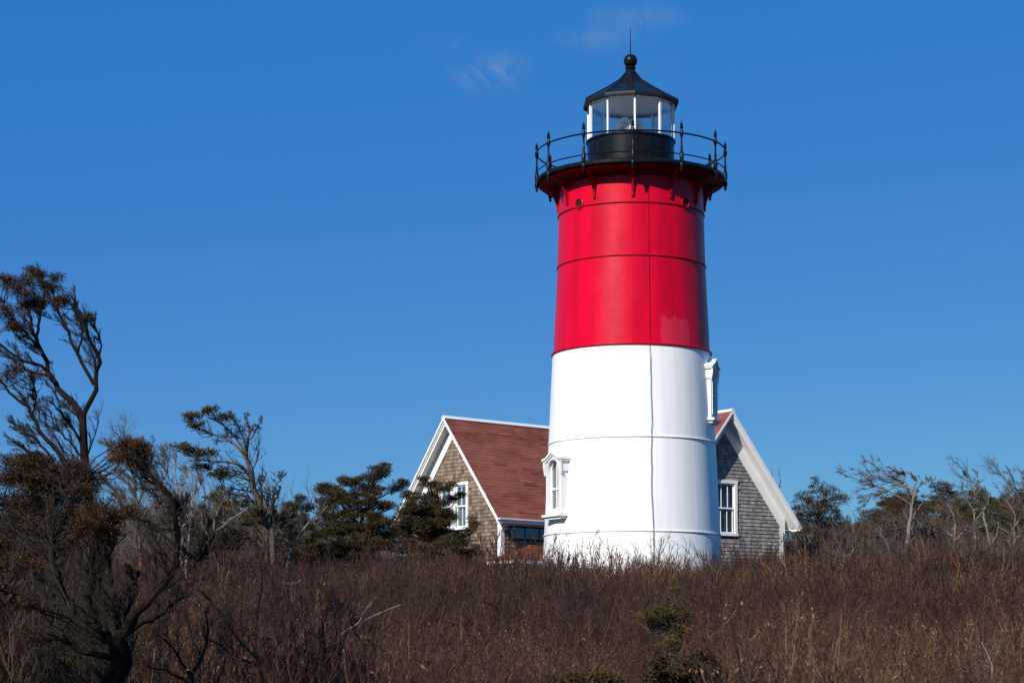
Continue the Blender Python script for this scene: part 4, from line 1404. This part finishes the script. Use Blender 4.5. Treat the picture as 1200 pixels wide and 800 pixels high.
tree('cedar', 'dark cedar cut by the right edge of the picture', 'cedar tree', 76,
     [([(1196, 668), (1194, 620), (1190, 575)], .09, .02)],
     M['bark_brown'], M['twig_grey'], rg(5), None,
     [(1192, 585, 18, 9), (1180, 600, 16, 10), (1200, 605, 22, 14), (1172, 612, 12, 9), (1186, 624, 20, 10), (1210, 580, 14, 12)], M['cedar'], cedar_lp)

tree('cedar', 'wide low olive cedar bank filling the gap behind the windswept bare tree', 'cedar tree', 86,
     [([(1040, 668), (1040, 640), (1038, 600)], .08, .02), ([(1040, 640), (1060, 620), (1084, 604)], .04, .01)],
     M['bark_brown'], M['twig_grey'], rg(14), None,
     [(1024, 606, 18, 9), (1046, 590, 18, 9), (1062, 598, 22, 10), (1086, 594, 18, 9), (1006, 622, 18, 10), (1040, 618, 36, 12), (1080, 614, 28, 12), (1030, 636, 40, 12), (1086, 634, 34, 12)], M['cedar_olive'], cedar_lp)
tree('cedar', 'olive cedar bank between the tall slender pale tree and the right edge', 'cedar tree', 84,
     [([(1160, 668), (1160, 640), (1158, 600)], .08, .02), ([(1160, 640), (1180, 620), (1194, 604)], .04, .01)],
     M['bark_brown'], M['twig_grey'], rg(15), None,
     [(1126, 592, 14, 8), (1136, 600, 18, 10), (1166, 590, 16, 8), (1182, 594, 18, 9), (1204, 590, 16, 10), (1150, 612, 34, 12), (1190, 614, 30, 12), (1130, 628, 26, 12), (1170, 634, 40, 12), (1206, 634, 24, 12)], M['cedar_olive'], cedar_lp)
for i, (lab, px, top, Yd) in enumerate((('tangled grey shrub tree close right of the house beneath the rounded cedar', 966, 606, 82), ('tangled pale grey shrub tree between the elbowed tree and the stout trunk', 1066, 604, 66), ('wide grey shrub tree between the stout trunk and the tall slender tree', 1116, 592, 67), ('grey shrub tree at the right edge under the reddish twigs', 1186, 590, 66))):
    tree('shrub_tree', lab, 'bare tree', Yd, [([(px, 670), (px + 2, 640), (px + 3, top + 16), (px - 8, top - 6)], .05, .010, 0)] + [([(px + 1, 656 - 7 * k), (px + dx * .5, 634 - 5 * k), (px + dx, top + 12 + abs(dx) * .4)], .032, .007) for k, dx in enumerate((-36, 32, -22, 36, -46, 16))],
         M['bark_pale'], M['twig_grey'], rg(90 + i), 'pale bare trees right of the house', sub=far_sub(11, 8, 5, .34, .3, bias=np.array([-.4, 0, .6])))
tree('bare_tree', 'windswept bare tree with flat crown combed left, right of the house', 'bare tree', 64,
     [([(1056, 672), (1061, 645), (1066, 620), (1069, 592), (1074, 572)], .085, .035, 0),
      ([(1072, 580), (1060, 567), (1042, 558), (1026, 547), (1012, 537)], .045, .010),
      ([(1069, 592), (1050, 580), (1030, 570), (1000, 560), (990, 556)], .030, .008),
      ([(1074, 572), (1085, 564), (1098, 562)], .03, .008),
      ([(1066, 572), (1048, 566), (1020, 558), (1004, 548)], .03, .008),
      ([(1067, 610), (1076, 596), (1082, 588)], .03, .008),
      ([(1056, 565), (1060, 555), (1040, 548)], .025, .008), ([(1070, 575), (1074, 560), (1060, 553)], .025, .008),
      ([(1062, 568), (1040, 574), (1018, 584), (1008, 595)], .018, .006)],
     M['bark_pale'], M['twig_grey'], rg(6), 'pale bare trees right of the house', sub=far_sub(9, 7, 5, .34, .55, 36, np.array([-.85, 0, .12])))
tree('bare_tree', 'pale bare tree with elbowed left limb low beside the russet bush', 'bare tree', 66,
     [([(1052, 676), (1050, 660), (1038, 634), (1033, 627)], .075, .035, 0), ([(1033, 627), (1020, 628), (1018, 622)], .03, .015), ([(1034, 628), (1032, 618), (1038, 613)], .03, .012),
      ([(1051, 664), (1060, 648), (1068, 640)], .04, .012), ([(1046, 652), (1040, 648), (1028, 650)], .02, .008)],
     M['bark_pale'], M['twig_grey'], rg(7), 'pale bare trees right of the house', sub=far_sub(6, 5, 4, .5, .2))
tree('bare_tree', 'stout pale trunk with a broken look standing in the thicket', 'bare tree', 68,
     [([(1084, 668), (1085, 650), (1082, 636)], .10, .06, 0), ([(1083, 640), (1090, 628), (1098, 616)], .04, .012), ([(1082, 638), (1078, 625), (1080, 612)], .035, .01), ([(1084, 645), (1094, 636), (1108, 632)], .025, .01)],
     M['bark_pale'], M['twig_grey'], rg(8), 'pale bare trees right of the house', sub=far_sub(7, 6, 4, .55, .2))
tree('bare_tree', 'tall slender pale tree with fine upright twigs near the right edge', 'bare tree', 68,
     [([(1146, 668), (1143, 640), (1141, 608), (1143, 580), (1136, 556)], .065, .012, 0), ([(1142, 600), (1130, 580), (1124, 566)], .03, .008), ([(1141, 612), (1155, 595), (1160, 580)], .03, .008), ([(1143, 625), (1125, 618), (1108, 622)], .02, .008),
      ([(1143, 580), (1136, 566), (1130, 552)], .02, .006), ([(1142, 590), (1146, 566), (1143, 552)], .02, .006)],
     M['bark_pale'], M['twig_grey'], rg(9), 'pale bare trees right of the house', sub=far_sub(8, 6, 4, .36, .35))
tree('bare_tree', 'pale forked tree leaning left with roots of boughs low at the right', 'bare tree', 65,
     [([(1164, 672), (1163, 655), (1160, 640), (1156, 618)], .085, .03, 0), ([(1156, 618), (1152, 600), (1158, 588)], .035, .01), ([(1164, 664), (1176, 656), (1190, 650), (1206, 645)], .045, .012), ([(1160, 640), (1168, 626), (1170, 612)], .03, .01),
      ([(1164, 668), (1152, 660), (1140, 640), (1128, 634)], .03, .01), ([(1164, 668), (1174, 668), (1180, 676)], .03, .01)],
     M['bark_pale'], M['twig_grey'], rg(10), 'pale bare trees right of the house', sub=far_sub(7, 6, 4, .4, .3))
tree('bare_tree', 'bare tree with reddish twigs fanning up left at the right edge', 'bare tree', 72,
     [([(1208, 668), (1204, 620), (1198, 590), (1185, 572), (1176, 556)], .07, .012, 0), ([(1198, 590), (1190, 570), (1182, 552)], .03, .008), ([(1200, 600), (1180, 590), (1170, 572)], .03, .008), ([(1204, 590), (1205, 570), (1196, 552)], .03, .008)],
     M['bark_brown'], M['twig_grey'], rg(11), 'pale bare trees right of the house', sub=far_sub(8, 7, 4, .42, .45))
tree('bare_tree', 'small white forked stub in the brush near the house corner', 'bare tree', 63,
     [([(994, 662), (996, 652), (1001, 643)], .05, .02, 0), ([(996, 655), (992, 646)], .03, .015)],
     M['bark_pale'], M['twig_grey'], rg(12), 'pale bare trees right of the house', sub=far_sub(5, 4, 4, 1.0, .2))
tree('bare_tree', 'bare twig top rising just above the right roof slope', 'bare tree', 90,
     [([(912, 668), (910, 600), (907, 565), (905, 548)], .07, .008, 0), ([(910, 590), (914, 565), (913, 552)], .03, .006), ([(909, 580), (900, 562), (898, 550)], .03, .006)],
     M['bark_brown'], M['twig_grey'], rg(13), sub=far_sub(7, 5, 3, .16, .2, bias=np.array([0, 0, 1])))
for i, (px, py, w_) in enumerate(((985, 668, 14), (1006, 666, 16), (1030, 670, 13))):
    rr = rg(20 + i)
    tree('russet_bush', ('russet leafed bush in the thicket nearest the house corner', 'widest russet leafed bush, middle of the three right of the house', 'russet leafed bush below the elbowed bare tree')[i], 'bush', 56,
         [([(px, py + 22), (px, py + 8), (px - 2, py - 2)], .02, .008)] + [([(px, py + 14), (px + dx * .6, py + 4), (px + dx, py - 4)], .014, .005) for dx in (-w_ * .8, -w_ * .3, w_ * .4, w_ * .8)],
         M['bark_brown'], M['twig_grey'], rr, 'russet bushes in the thicket',
         [(px, py + 2, w_, 8), (px - w_ * .5, py - 2, 6, 5), (px + w_ * .5, py, 7, 5)], M['russet'], dict(dens=26, n=16, size=.12, L=.085, w=.045, depth=.8, yj=.2, boughs=40, br=.008), sub=far_sub(4, 3, 2, .4, .1))

# --- left middle distance
tree('windswept_pine', 'tall windswept pine with flat layered crown combed to the left', 'pine tree', 46,
     [([(322, 655), (317, 625), (309, 605), (299, 577), (291, 553), (289, 530), (294, 512), (298, 496)], .085, .018, 0),
      ([(290, 543), (284, 530), (273, 520), (260, 512), (249, 509), (234, 502), (221, 495)], .035, .010, .3),
      ([(290, 552), (278, 543), (262, 540), (246, 540), (230, 536), (212, 529)], .030, .009, -.3),
      ([(289, 532), (276, 512), (262, 498), (250, 486)], .028, .008, .2),
      ([(289, 530), (284, 510), (276, 494), (270, 482)], .024, .007, -.2), ([(293, 515), (302, 500), (308, 490)], .020, .006, .2), ([(290, 525), (292, 505), (288, 485)], .02, .006, 0),
      ([(294, 565), (280, 556), (262, 552), (248, 550)], .022, .007, .3),
      ([(300, 580), (306, 568), (311, 556), (309, 550)], .022, .007, .2), ([(312, 610), (319, 590), (322, 573), (333, 556), (338, 553)], .024, .007, -.2), ([(318, 592), (326, 580), (328, 570)], .014, .005),
      ([(304, 590), (288, 582), (270, 578), (256, 572)], .02, .006, .3)],
     M['bark_brown'], M['twig_dark'], rg(30), None,
     [(226, 488, 13, 5), (247, 480, 12, 5), (216, 524, 17, 5), (238, 531, 16, 5), (262, 489, 10, 3), (256, 556, 18, 5), (236, 548, 10, 4), (228, 499, 8, 3), (275, 588, 16, 6), (250, 583, 16, 6), (300, 600, 14, 7)], M['cedar_olive'],
     dict(dens=60, n=55, size=.09, L=.075, w=.024, depth=.8, yj=.4, boughs=90, br=.010),
     sub=(dict(per=16, t0=.30, t1=.98, ang=48, lfac=.26, bias=UPL, bw=.25, k=5, wig=.22, rfac=.5, rmin=.006),
          dict(per=8, t0=.15, t1=1.0, ang=44, lfac=.50, bias=UPL, bw=.15, k=4, wig=.22, rfac=.6, rmin=.005),
          dict(per=5, t0=.1, t1=1.0, ang=40, lfac=.55, bias=UPL, bw=.1, k=3, wig=.2, rfac=.7, rmin=.004)))
tree('bare_tree', 'pale slanting bare trunk leaning right below the windswept pine', 'bare tree', 44,
     [([(240, 655), (244, 642), (250, 625), (264, 612), (278, 604), (291, 594)], .045, .014, 0), ([(250, 625), (252, 606), (260, 590)], .025, .008), ([(262, 613), (262, 596), (256, 575)], .02, .006), ([(247, 634), (238, 615), (236, 600)], .018, .006)],
     M['bark_pale'], M['twig_grey'], rg(31), 'pale bare trees left of the house', sub=far_sub(7, 6, 3, .4, .2))
tree('bare_tree', 'slender pale trunk with upright fork left of the slanting one', 'bare tree', 43,
     [([(219, 660), (221, 636), (225, 597), (224, 553), (222, 540)], .035, .008, 0), ([(224, 590), (234, 570), (238, 555)], .016, .005), ([(223, 610), (212, 590), (206, 570)], .016, .005)],
     M['bark_pale'], M['twig_grey'], rg(32), 'pale bare trees left of the house', sub=far_sub(8, 6, 3, .26, .3))
tree('bare_tree', 'thin pale bare tree nearest the dark foreground limb', 'bare tree', 42,
     [([(214, 665), (213, 640), (209, 600), (206, 560), (204, 535)], .040, .008, 0), ([(209, 598), (196, 575), (188, 552)], .018, .005), ([(208, 585), (218, 560), (222, 545)], .018, .005), ([(211, 620), (226, 604), (232, 590)], .014, .005)],
     M['bark_pale'], M['twig_grey'], rg(33), 'pale bare trees left of the house', sub=far_sub(8, 6, 3, .3, .3))
for i, (lab, px, top, Yd) in enumerate((('broad grey twiggy shrub tree right behind the curved foreground limb', 178, 560, 50), ('grey twiggy shrub tree under the left arm of the windswept pine', 236, 566, 50), ('low tangled grey shrub tree between the pine trunk and its bare right limb', 312, 590, 49))):
    tree('shrub_tree', lab, 'bare tree', Yd, [([(px, 668), (px + 2, 630), (px + 3, top + 10), (px - 6, top - 14)], .05, .010, 0)] + [([(px + 1, 650 - 8 * k), (px + dx * .5, 625 - 6 * k), (px + dx, top + 8 + abs(dx) * .4)], .030, .007) for k, dx in enumerate((-34, 30, -20, 38, -44, 14))],
         M['bark_brown'], M['twig_grey'], rg(80 + i), 'pale bare trees left of the house', sub=far_sub(11, 8, 5, .34, .3))
tree('bare_tree', 'grey many twigged tree between the foreground trees and the pine', 'bare tree', 48,
     [([(165, 665), (163, 620), (160, 580), (150, 540), (140, 512)], .05, .008, 0), ([(161, 590), (175, 555), (178, 525)], .03, .006), ([(160, 570), (140, 545), (125, 520)], .03, .006), ([(163, 610), (185, 580), (196, 550), (198, 528)], .03, .006), ([(162, 600), (140, 580), (120, 560)], .03, .006), ([(160, 575), (160, 540), (168, 515)], .025, .006)],
     M['bark_brown'], M['twig_grey'], rg(34), 'pale bare trees left of the house', sub=far_sub(15, 9, 5, .34, .35))
tree('pale_dead_branching_tree', 'low pale dead tree forking right, in front of the low cedar', 'bare tree', 47,
     [([(336, 665), (340, 645), (346, 630), (362, 612), (376, 600), (384, 592)], .035, .010, 0), ([(342, 640), (330, 625), (320, 612)], .02, .007), ([(352, 622), (352, 608), (346, 598)], .016, .006)],
     M['bark_pale'], M['twig_grey'], rg(35), 'pale bare trees left of the house', sub=far_sub(6, 5, 3, .35, .2))
tree('cedar', 'low dark evergreen bank below the windswept pine behind the pale slanting trunk', 'cedar tree', 55,
     [([(262, 668), (262, 640), (260, 605)], .06, .02), ([(262, 640), (240, 620), (226, 612)], .03, .01), ([(262, 640), (286, 622), (300, 612)], .03, .01)],
     M['bark_dark'], M['twig_dark'], rg(39), None,
     [(240, 604, 16, 8), (262, 598, 14, 8), (284, 606, 18, 9), (300, 620, 18, 12), (226, 618, 14, 10), (255, 622, 30, 12), (280, 634, 34, 12), (215, 636, 20, 10), (245, 645, 34, 10), (312, 640, 18, 12)], M['cedar'],
     dict(dens=36, n=100, size=.15, L=.075, w=.017, depth=.9, yj=.4, boughs=70, br=.012, flat=.45), sub=far_sub(5, 4, 3, .3, .2))
tree('cedar', 'low spreading olive cedar between the windswept pine and the big cedar', 'cedar tree', 52,
     [([(338, 668), (338, 640), (340, 605)], .06, .02), ([(338, 640), (322, 620), (316, 612)], .03, .01)],
     M['bark_dark'], M['twig_dark'], rg(36), None,
     [(333, 598, 10, 5), (348, 592, 13, 6), (362, 594, 9, 5), (324, 608, 10, 6), (345, 608, 24, 8), (330, 625, 24, 12), (355, 630, 22, 14), (316, 640, 14, 12), (340, 648, 30, 12), (352, 585, 4, 4)], M['cedar'],
     dict(dens=46, n=110, size=.14, L=.07, w=.016, flat=.45, depth=.9, yj=.4, boughs=70, br=.012), sub=far_sub(5, 4, 3, .3, .2))
tree('cedar', 'broad dark cedar with stepped ragged top left of the house', 'cedar tree', 54,
     [([(420, 680), (422, 650), (424, 610), (434, 575), (440, 555)], .10, .02, 0), ([(424, 620), (404, 596), (386, 576)], .04, .01), ([(426, 600), (416, 580), (412, 566)], .03, .01), ([(430, 590), (450, 580), (466, 570), (472, 566)], .03, .01), ([(424, 630), (400, 618), (378, 612)], .04, .01), ([(428, 610), (446, 600), (460, 594)], .03, .01), ([(436, 570), (450, 556), (458, 548)], .018, .006)],
     M['bark_dark'], M['twig_dark'], rg(37), 'dark cedars left of the house',
     [(444, 553, 12, 6), (436, 560, 14, 5), (414, 563, 17, 6), (402, 566, 6, 5), (384, 571, 12, 5), (376, 576, 6, 5), (398, 580, 28, 7), (436, 574, 18, 7), (464, 572, 9, 5), (472, 566, 4, 3), (424, 588, 28, 9), (384, 590, 16, 8), (452, 592, 12, 8), (408, 604, 36, 11), (446, 610, 20, 10), (388, 620, 32, 12), (430, 622, 32, 12), (416, 640, 44, 13), (375, 642, 24, 12), (446, 636, 20, 12), (400, 658, 50, 10), (451, 546, 4, 4)], M['cedar'],
     dict(dens=48, n=120, size=.16, L=.075, w=.017, flat=.40, depth=.9, yj=.5, boughs=110, br=.016), sub=far_sub(5, 5, 3, .25, .2))
tree('cedar', 'dark brown cedar standing against the left gable wall and its window', 'cedar tree', 58,
     [([(512, 685), (511, 660), (508, 620), (505, 585), (504, 570)], .10, .02, 0), ([(508, 620), (526, 598), (536, 584)], .03, .008), ([(508, 610), (490, 594), (480, 582)], .03, .008), ([(510, 640), (540, 630), (556, 622), (556, 606)], .03, .008), ([(506, 590), (516, 574), (530, 566)], .022, .006), ([(505, 580), (498, 566), (490, 560)], .018, .006), ([(510, 650), (480, 632), (468, 620)], .03, .008), ([(511, 655), (545, 648), (560, 640)], .025, .008)],
     M['bark_dark'], M['twig_dark'], rg(38), 'dark cedars left of the house',
     [(480, 581, 11, 6), (505, 569, 11, 4), (496, 563, 6, 3), (525, 567, 8, 3), (488, 592, 14, 6), (507, 584, 14, 6), (530, 583, 9, 3), (540, 580, 4, 2), (500, 600, 18, 6), (476, 604, 14, 8), (522, 600, 12, 4), (532, 606, 8, 3), (504, 614, 24, 6), (480, 622, 22, 9), (520, 622, 12, 5), (555, 612, 4, 9), (552, 624, 7, 7), (505, 630, 26, 7), (536, 632, 16, 7), (480, 640, 26, 10), (520, 644, 28, 9), (560, 642, 5, 11), (548, 650, 16, 9), (500, 658, 44, 9), (545, 664, 18, 8), (530, 634, 20, 8), (496, 614, 26, 8), (470, 612, 14, 8), (520, 573, 11, 4), (516, 590, 14, 6), (522, 606, 14, 6), (512, 600, 12, 6), (488, 600, 16, 7), (460, 630, 16, 10), (520, 612, 8, 5)], M['cedar'],
     dict(dens=50, n=120, size=.15, L=.075, w=.017, flat=.40, depth=.9, yj=.5, boughs=110, br=.016), sub=far_sub(5, 5, 3, .22, .2))

# --- foreground, left
near_sub = lambda n1=8, n2=6, n3=4, l=.4, b=.35, ang=38, bias=UPL, m=1.0: (
    dict(per=n1, t0=.22, t1=.98, ang=ang, lfac=l, bias=bias, bw=b, k=6, wig=.15, rfac=.24, rmin=.0050 * m),
    dict(per=n2, t0=.15, t1=1.0, ang=36, lfac=.48, bias=bias, bw=b, k=5, wig=.14, rfac=.6, rmin=.0036 * m),
    dict(per=n3, t0=.1, t1=1.0, ang=34, lfac=.50, bias=bias, bw=b, k=3, wig=.14, rfac=.7, rmin=.0024 * m))
rust_lp = dict(dens=170, n=110, size=.080, L=.034, w=.007, depth=.8, yj=.35, boughs=90, br=.006, flat=.6)
tree('foreground_cedar', 'dark foreground cedar forking low into two curved limbs with rusty foliage', 'cedar tree', 17,
     [([(134, 850), (134, 800), (137, 765), (137, 744)], .115, .080, 0),
      ([(137, 752), (119, 744), (95, 728), (80, 706), (70, 680), (61, 650), (68, 626), (80, 600), (92, 575), (96, 560)], .042, .014, .3),
      ([(138, 750), (150, 732), (176, 703), (203, 670), (209, 640), (205, 605), (196, 578), (180, 560), (158, 541)], .036, .012, -.3),
      ([(138, 760), (139, 730), (134, 700), (128, 670), (130, 640)], .035, .008, .4), ([(140, 755), (148, 720), (158, 690), (162, 668)], .026, .007, .2),
      ([(145, 740), (172, 728), (196, 714), (214, 696), (228, 680)], .022, .008, .4),
      ([(209, 640), (222, 650), (234, 656), (244, 642), (252, 625)], .018, .006, .2), ([(128, 750), (112, 726), (106, 700), (108, 672)], .024, .006, -.3),
      ([(130, 770), (100, 762), (70, 750), (40, 752)], .03, .008, .3), ([(206, 608), (214, 590), (222, 580)], .012, .005)],
     M['bark_dark'], M['twig_dark'], rg(50), None,
     [(152, 528, 17, 8), (170, 534, 14, 7), (140, 536, 8, 5), (105, 611, 22, 7), (133, 606, 16, 6), (118, 624, 22, 7), (92, 622, 12, 6), (96, 572, 12, 8), (84, 640, 12, 6), (155, 600, 10, 4), (150, 522, 14, 5), (166, 527, 12, 6), (110, 600, 24, 9), (124, 612, 26, 10), (98, 612, 20, 8), (165, 546, 12, 5), (30, 706, 16, 6), (45, 744, 16, 5)], M['rust'], rust_lp, sub=near_sub(24, 9, 5, .30, .2))
tree('foreground_bare_tree', 'tall dark bare tree at left with branches sweeping up to a rusty crown', 'bare tree', 24,
     [([(112, 700), (112, 640), (108, 595), (102, 560), (97, 524), (97, 488)], .080, .042, 0),
      ([(97, 490), (94, 482), (82, 468), (68, 452), (56, 428), (46, 404), (38, 385), (32, 362)], .042, .010, .4),
      ([(97, 488), (107, 465), (114, 440), (116, 420), (106, 398), (96, 372), (88, 348)], .032, .008, -.4),
      ([(110, 450), (100, 432), (90, 416), (82, 394), (74, 376), (66, 354), (58, 335)], .024, .007, .3),
      ([(58, 434), (44, 428), (28, 422), (10, 410), (-8, 396)], .022, .006, -.3),
      ([(62, 442), (40, 436), (18, 424), (0, 410), (-14, 396)], .018, .006, .2),
      ([(50, 415), (36, 396), (18, 378), (4, 356)], .020, .006, .4), ([(44, 400), (46, 370), (52, 344), (46, 320)], .020, .006, -.2),
      ([(115, 424), (118, 404), (112, 384), (104, 366)], .014, .005, .2), ([(90, 416), (96, 396), (94, 372), (86, 352)], .014, .005, -.2),
      ([(98, 500), (90, 488), (78, 478), (66, 466)], .014, .005, .3), ([(97, 520), (84, 500), (72, 484), (60, 470)], .018, .005, -.4), ([(100, 540), (80, 516), (64, 500), (58, 480)], .018, .005, .4)],
     M['bark_dark'], M['twig_dark'], rg(51), None,
     [(10, 330, 14, 8), (24, 342, 16, 8), (45, 321, 6, 7), (36, 318, 4, 4), (50, 354, 25, 6), (34, 357, 16, 7), (74, 352, 11, 5), (8, 368, 14, 9), (67, 327, 4, 3), (60, 338, 8, 5), (104, 590, 15, 18), (110, 568, 11, 16), (98, 545, 8, 10), (30, 330, 18, 7), (20, 384, 12, 5), (103, 373, 3, 3)], M['rust'],
     dict(rust_lp, dens=130, size=.085, L=.036, w=.008), sub=near_sub(17, 9, 6, .30, .42, 32, np.array([-.62, 0, .62])))
tree('foreground_cedar', 'dense dark cedar mass at the left edge with brown foliage and a bare rising limb', 'cedar tree', 22,
     [([(62, 800), (58, 740), (48, 680), (44, 620), (46, 580)], .12, .04, 0),
      ([(80, 560), (75, 536), (60, 520), (46, 506), (38, 488), (32, 474), (13, 460), (0, 444)], .030, .010, .3),
      ([(38, 486), (42, 468), (40, 450), (39, 440)], .012, .004), ([(46, 600), (62, 580), (78, 562)], .04, .03, .3), ([(46, 620), (24, 600), (6, 590)], .04, .012), ([(45, 640), (66, 620), (84, 600)], .03, .01), ([(50, 690), (24, 676), (4, 668)], .035, .01),
      ([(62, 540), (48, 520), (30, 506), (8, 492)], .016, .005, .3), ([(72, 550), (50, 536), (30, 528), (10, 512)], .016, .005, -.2),
      ([(82, 800), (60, 776), (38, 758), (21, 730), (0, 716)], .034, .014, -.5)],
     M['bark_dark'], M['twig_dark'], rg(52), None,
     [(42, 568, 36, 16), (20, 545, 24, 11), (84, 552, 22, 11), (62, 540, 16, 8), (14, 590, 22, 16), (50, 594, 32, 14), (84, 580, 18, 12), (8, 435, 12, 9), (39, 440, 5, 5), (14, 620, 22, 16), (48, 618, 28, 12), (70, 604, 22, 12), (30, 590, 26, 14), (60, 640, 22, 10), (24, 660, 24, 10), (50, 560, 30, 14), (96, 600, 16, 12), (10, 560, 22, 16), (8, 640, 18, 12), (34, 548, 30, 14), (60, 572, 30, 16), (88, 570, 20, 16), (104, 562, 14, 14), (36, 604, 34, 16), (10, 672, 18, 10), (28, 660, 14, 7), (24, 640, 22, 9), (-30, 560, 40, 30), (-40, 620, 50, 30), (2, 700, 14, 7)], M['rust'],
     dict(rust_lp, dens=120, n=110, size=.095, L=.040, w=.009, boughs=150), sub=near_sub(22, 9, 5, .28, .35))
tree('shade_cedar', 'dark cedar mostly beyond the left edge, unseen crown added to shade the foreground trees, only brown tips reaching into the picture', 'cedar tree', 13,  # tall crown outside the frame, added to cast shade on the foreground trees
     [([(-330, 950), (-330, 800), (-325, 550), (-310, 300), (-300, 60)], .17, .03, 0), ([(-326, 700), (-150, 675), (-20, 665)], .05, .01, 0), ([(-325, 560), (-440, 460), (-520, 420)], .05, .01, 0), ([(-318, 460), (-200, 380), (-140, 340)], .04, .01, 0), ([(-312, 300), (-220, 200), (-160, 150)], .04, .01, 0), ([(-312, 300), (-420, 200), (-460, 120)], .04, .01, 0)],
     M['bark_dark'], M['twig_dark'], rg(53), None,
     [(-300, 40, 130, 90), (-260, 180, 190, 90), (-360, 300, 230, 100), (-190, 350, 130, 80), (-300, 450, 240, 90), (-160, 520, 120, 60), (-330, 600, 220, 80), (-40, 672, 40, 14), (-140, 690, 120, 40), (-12, 694, 18, 8)], M['rust'],
     dict(rust_lp, dens=36, n=70, size=.16, L=.060, w=.020, boughs=160), sub=near_sub(8, 5, 3, .26, .35))
# saplings between the camera and the thicket
for i, (lab, Yd, L) in enumerate((
    ('dark forked sapling with wide thin branches at lower left', 18.5, [([(311, 822), (306, 790), (298, 763), (300, 735), (306, 700), (307, 672)], 0.0240, 0.0065, 0), ([(300, 770), (282, 752), (266, 730), (249, 706), (232, 690)], 0.0150, 0.0052), ([(303, 776), (318, 764), (330, 752), (348, 745)], 0.0120, 0.0039), ([(302, 780), (280, 770), (258, 756), (240, 746)], 0.0135, 0.0039)]),
    ('thin upright sapling left of the dark forked one', 20, [([(287, 815), (286, 785), (283, 730), (284, 672)], 0.0165, 0.0052, 0), ([(285, 760), (276, 735), (270, 712)], 0.0090, 0.0039)]),
    ('straight dark sapling right of the forked one', 20, [([(336, 810), (336, 767), (338, 725), (336, 684)], 0.0180, 0.0052, 0), ([(337, 750), (348, 730), (352, 710)], 0.0105, 0.0039), ([(337, 740), (328, 722), (324, 705)], 0.0090, 0.0039)]),
    ('tallest thin sapling below the broad cedar', 19, [([(381, 825), (380, 790), (378, 735), (375, 680)], 0.0195, 0.0052, 0), ([(379, 770), (392, 750), (400, 735)], 0.0120, 0.0039), ([(378, 752), (366, 735), (362, 718)], 0.0105, 0.0039)]),
    ('pale bent stem arching right across the thicket at lower middle left', 23, [([(372, 770), (392, 748), (420, 730), (446, 718), (470, 708)], 0.0150, 0.0052, 0), ([(420, 730), (428, 715), (440, 700)], 0.0090, 0.0039)]),
    ('dark branching sapling low at the far left bottom', 17, [([(228, 830), (222, 790), (206, 765), (192, 748)], 0.0240, 0.0065, 0), ([(222, 795), (236, 770), (244, 742), (240, 715)], 0.0180, 0.0052), ([(222, 800), (196, 786), (172, 782)], 0.0150, 0.0052)]),
    ('pale forked dead stem low at the right edge', 18.5, [([(1163, 815), (1162, 785), (1158, 768), (1150, 752)], 0.0150, 0.0052, 0), ([(1162, 785), (1168, 768), (1172, 750)], 0.0105, 0.0039), ([(1161, 778), (1146, 766), (1140, 758)], 0.0075, 0.0039)]),
)):
    tree('sapling', lab, 'sapling', Yd, L, M['bark_pale' if i in (4, 6) else 'bark_dark'], M['twig_grey' if i in (4, 6) else 'twig_dark'], rg(60 + i), 'bare saplings in the foreground', sub=near_sub(8, 5, 3, .34, .3, 36, np.array([-.1, 0, .9]), .8), Yj=.3)
# junipers in the foreground
tree('juniper', 'upright yellow green juniper in the thicket below the lighthouse', 'juniper', 24,
     [([(782, 770), (782, 740), (786, 715), (793, 692)], .022, .006, 0), ([(783, 740), (770, 725), (762, 716)], .012, .005), ([(784, 745), (796, 738), (802, 730)], .012, .005)],
     M['bark_brown'], M['twig_dark'], rg(70), None,
     [(794, 694, 5, 8), (792, 708, 6, 7), (772, 717, 20, 7), (788, 722, 12, 8), (758, 724, 13, 6), (770, 732, 16, 7), (792, 738, 10, 11), (782, 752, 16, 10), (802, 724, 8, 6)], M['juniper'],
     dict(dens=150, n=60, size=.075, L=.04, w=.010, depth=.9, yj=.2, boughs=50, br=.005))
tree('juniper', 'dark rounded juniper at the bottom right of the yellow green one', 'juniper', 17,
     [([(816, 840), (816, 800), (816, 775)], .022, .008, 0)],
     M['bark_brown'], M['twig_dark'], rg(71), None,
     [(818, 774, 26, 9), (800, 784, 18, 12), (838, 786, 14, 12), (816, 796, 34, 14), (774, 776, 14, 10), (768, 792, 14, 10)], M['cedar'],
     dict(dens=260, n=90, size=.065, L=.034, w=.010, depth=.9, yj=.15, boughs=60, br=.006))
tree('juniper', 'low brown green juniper sprig at the bottom edge left of the dark one', 'juniper', 16,
     [([(690, 845), (690, 815), (690, 795)], .018, .006, 0)],
     M['bark_brown'], M['twig_dark'], rg(72), None,
     [(676, 795, 22, 7), (700, 792, 18, 8), (655, 800, 14, 8), (718, 800, 12, 8)], M['juniper'],
     dict(dens=160, n=60, size=.06, L=.034, w=.009, depth=.9, yj=.15, boughs=50, br=.006))
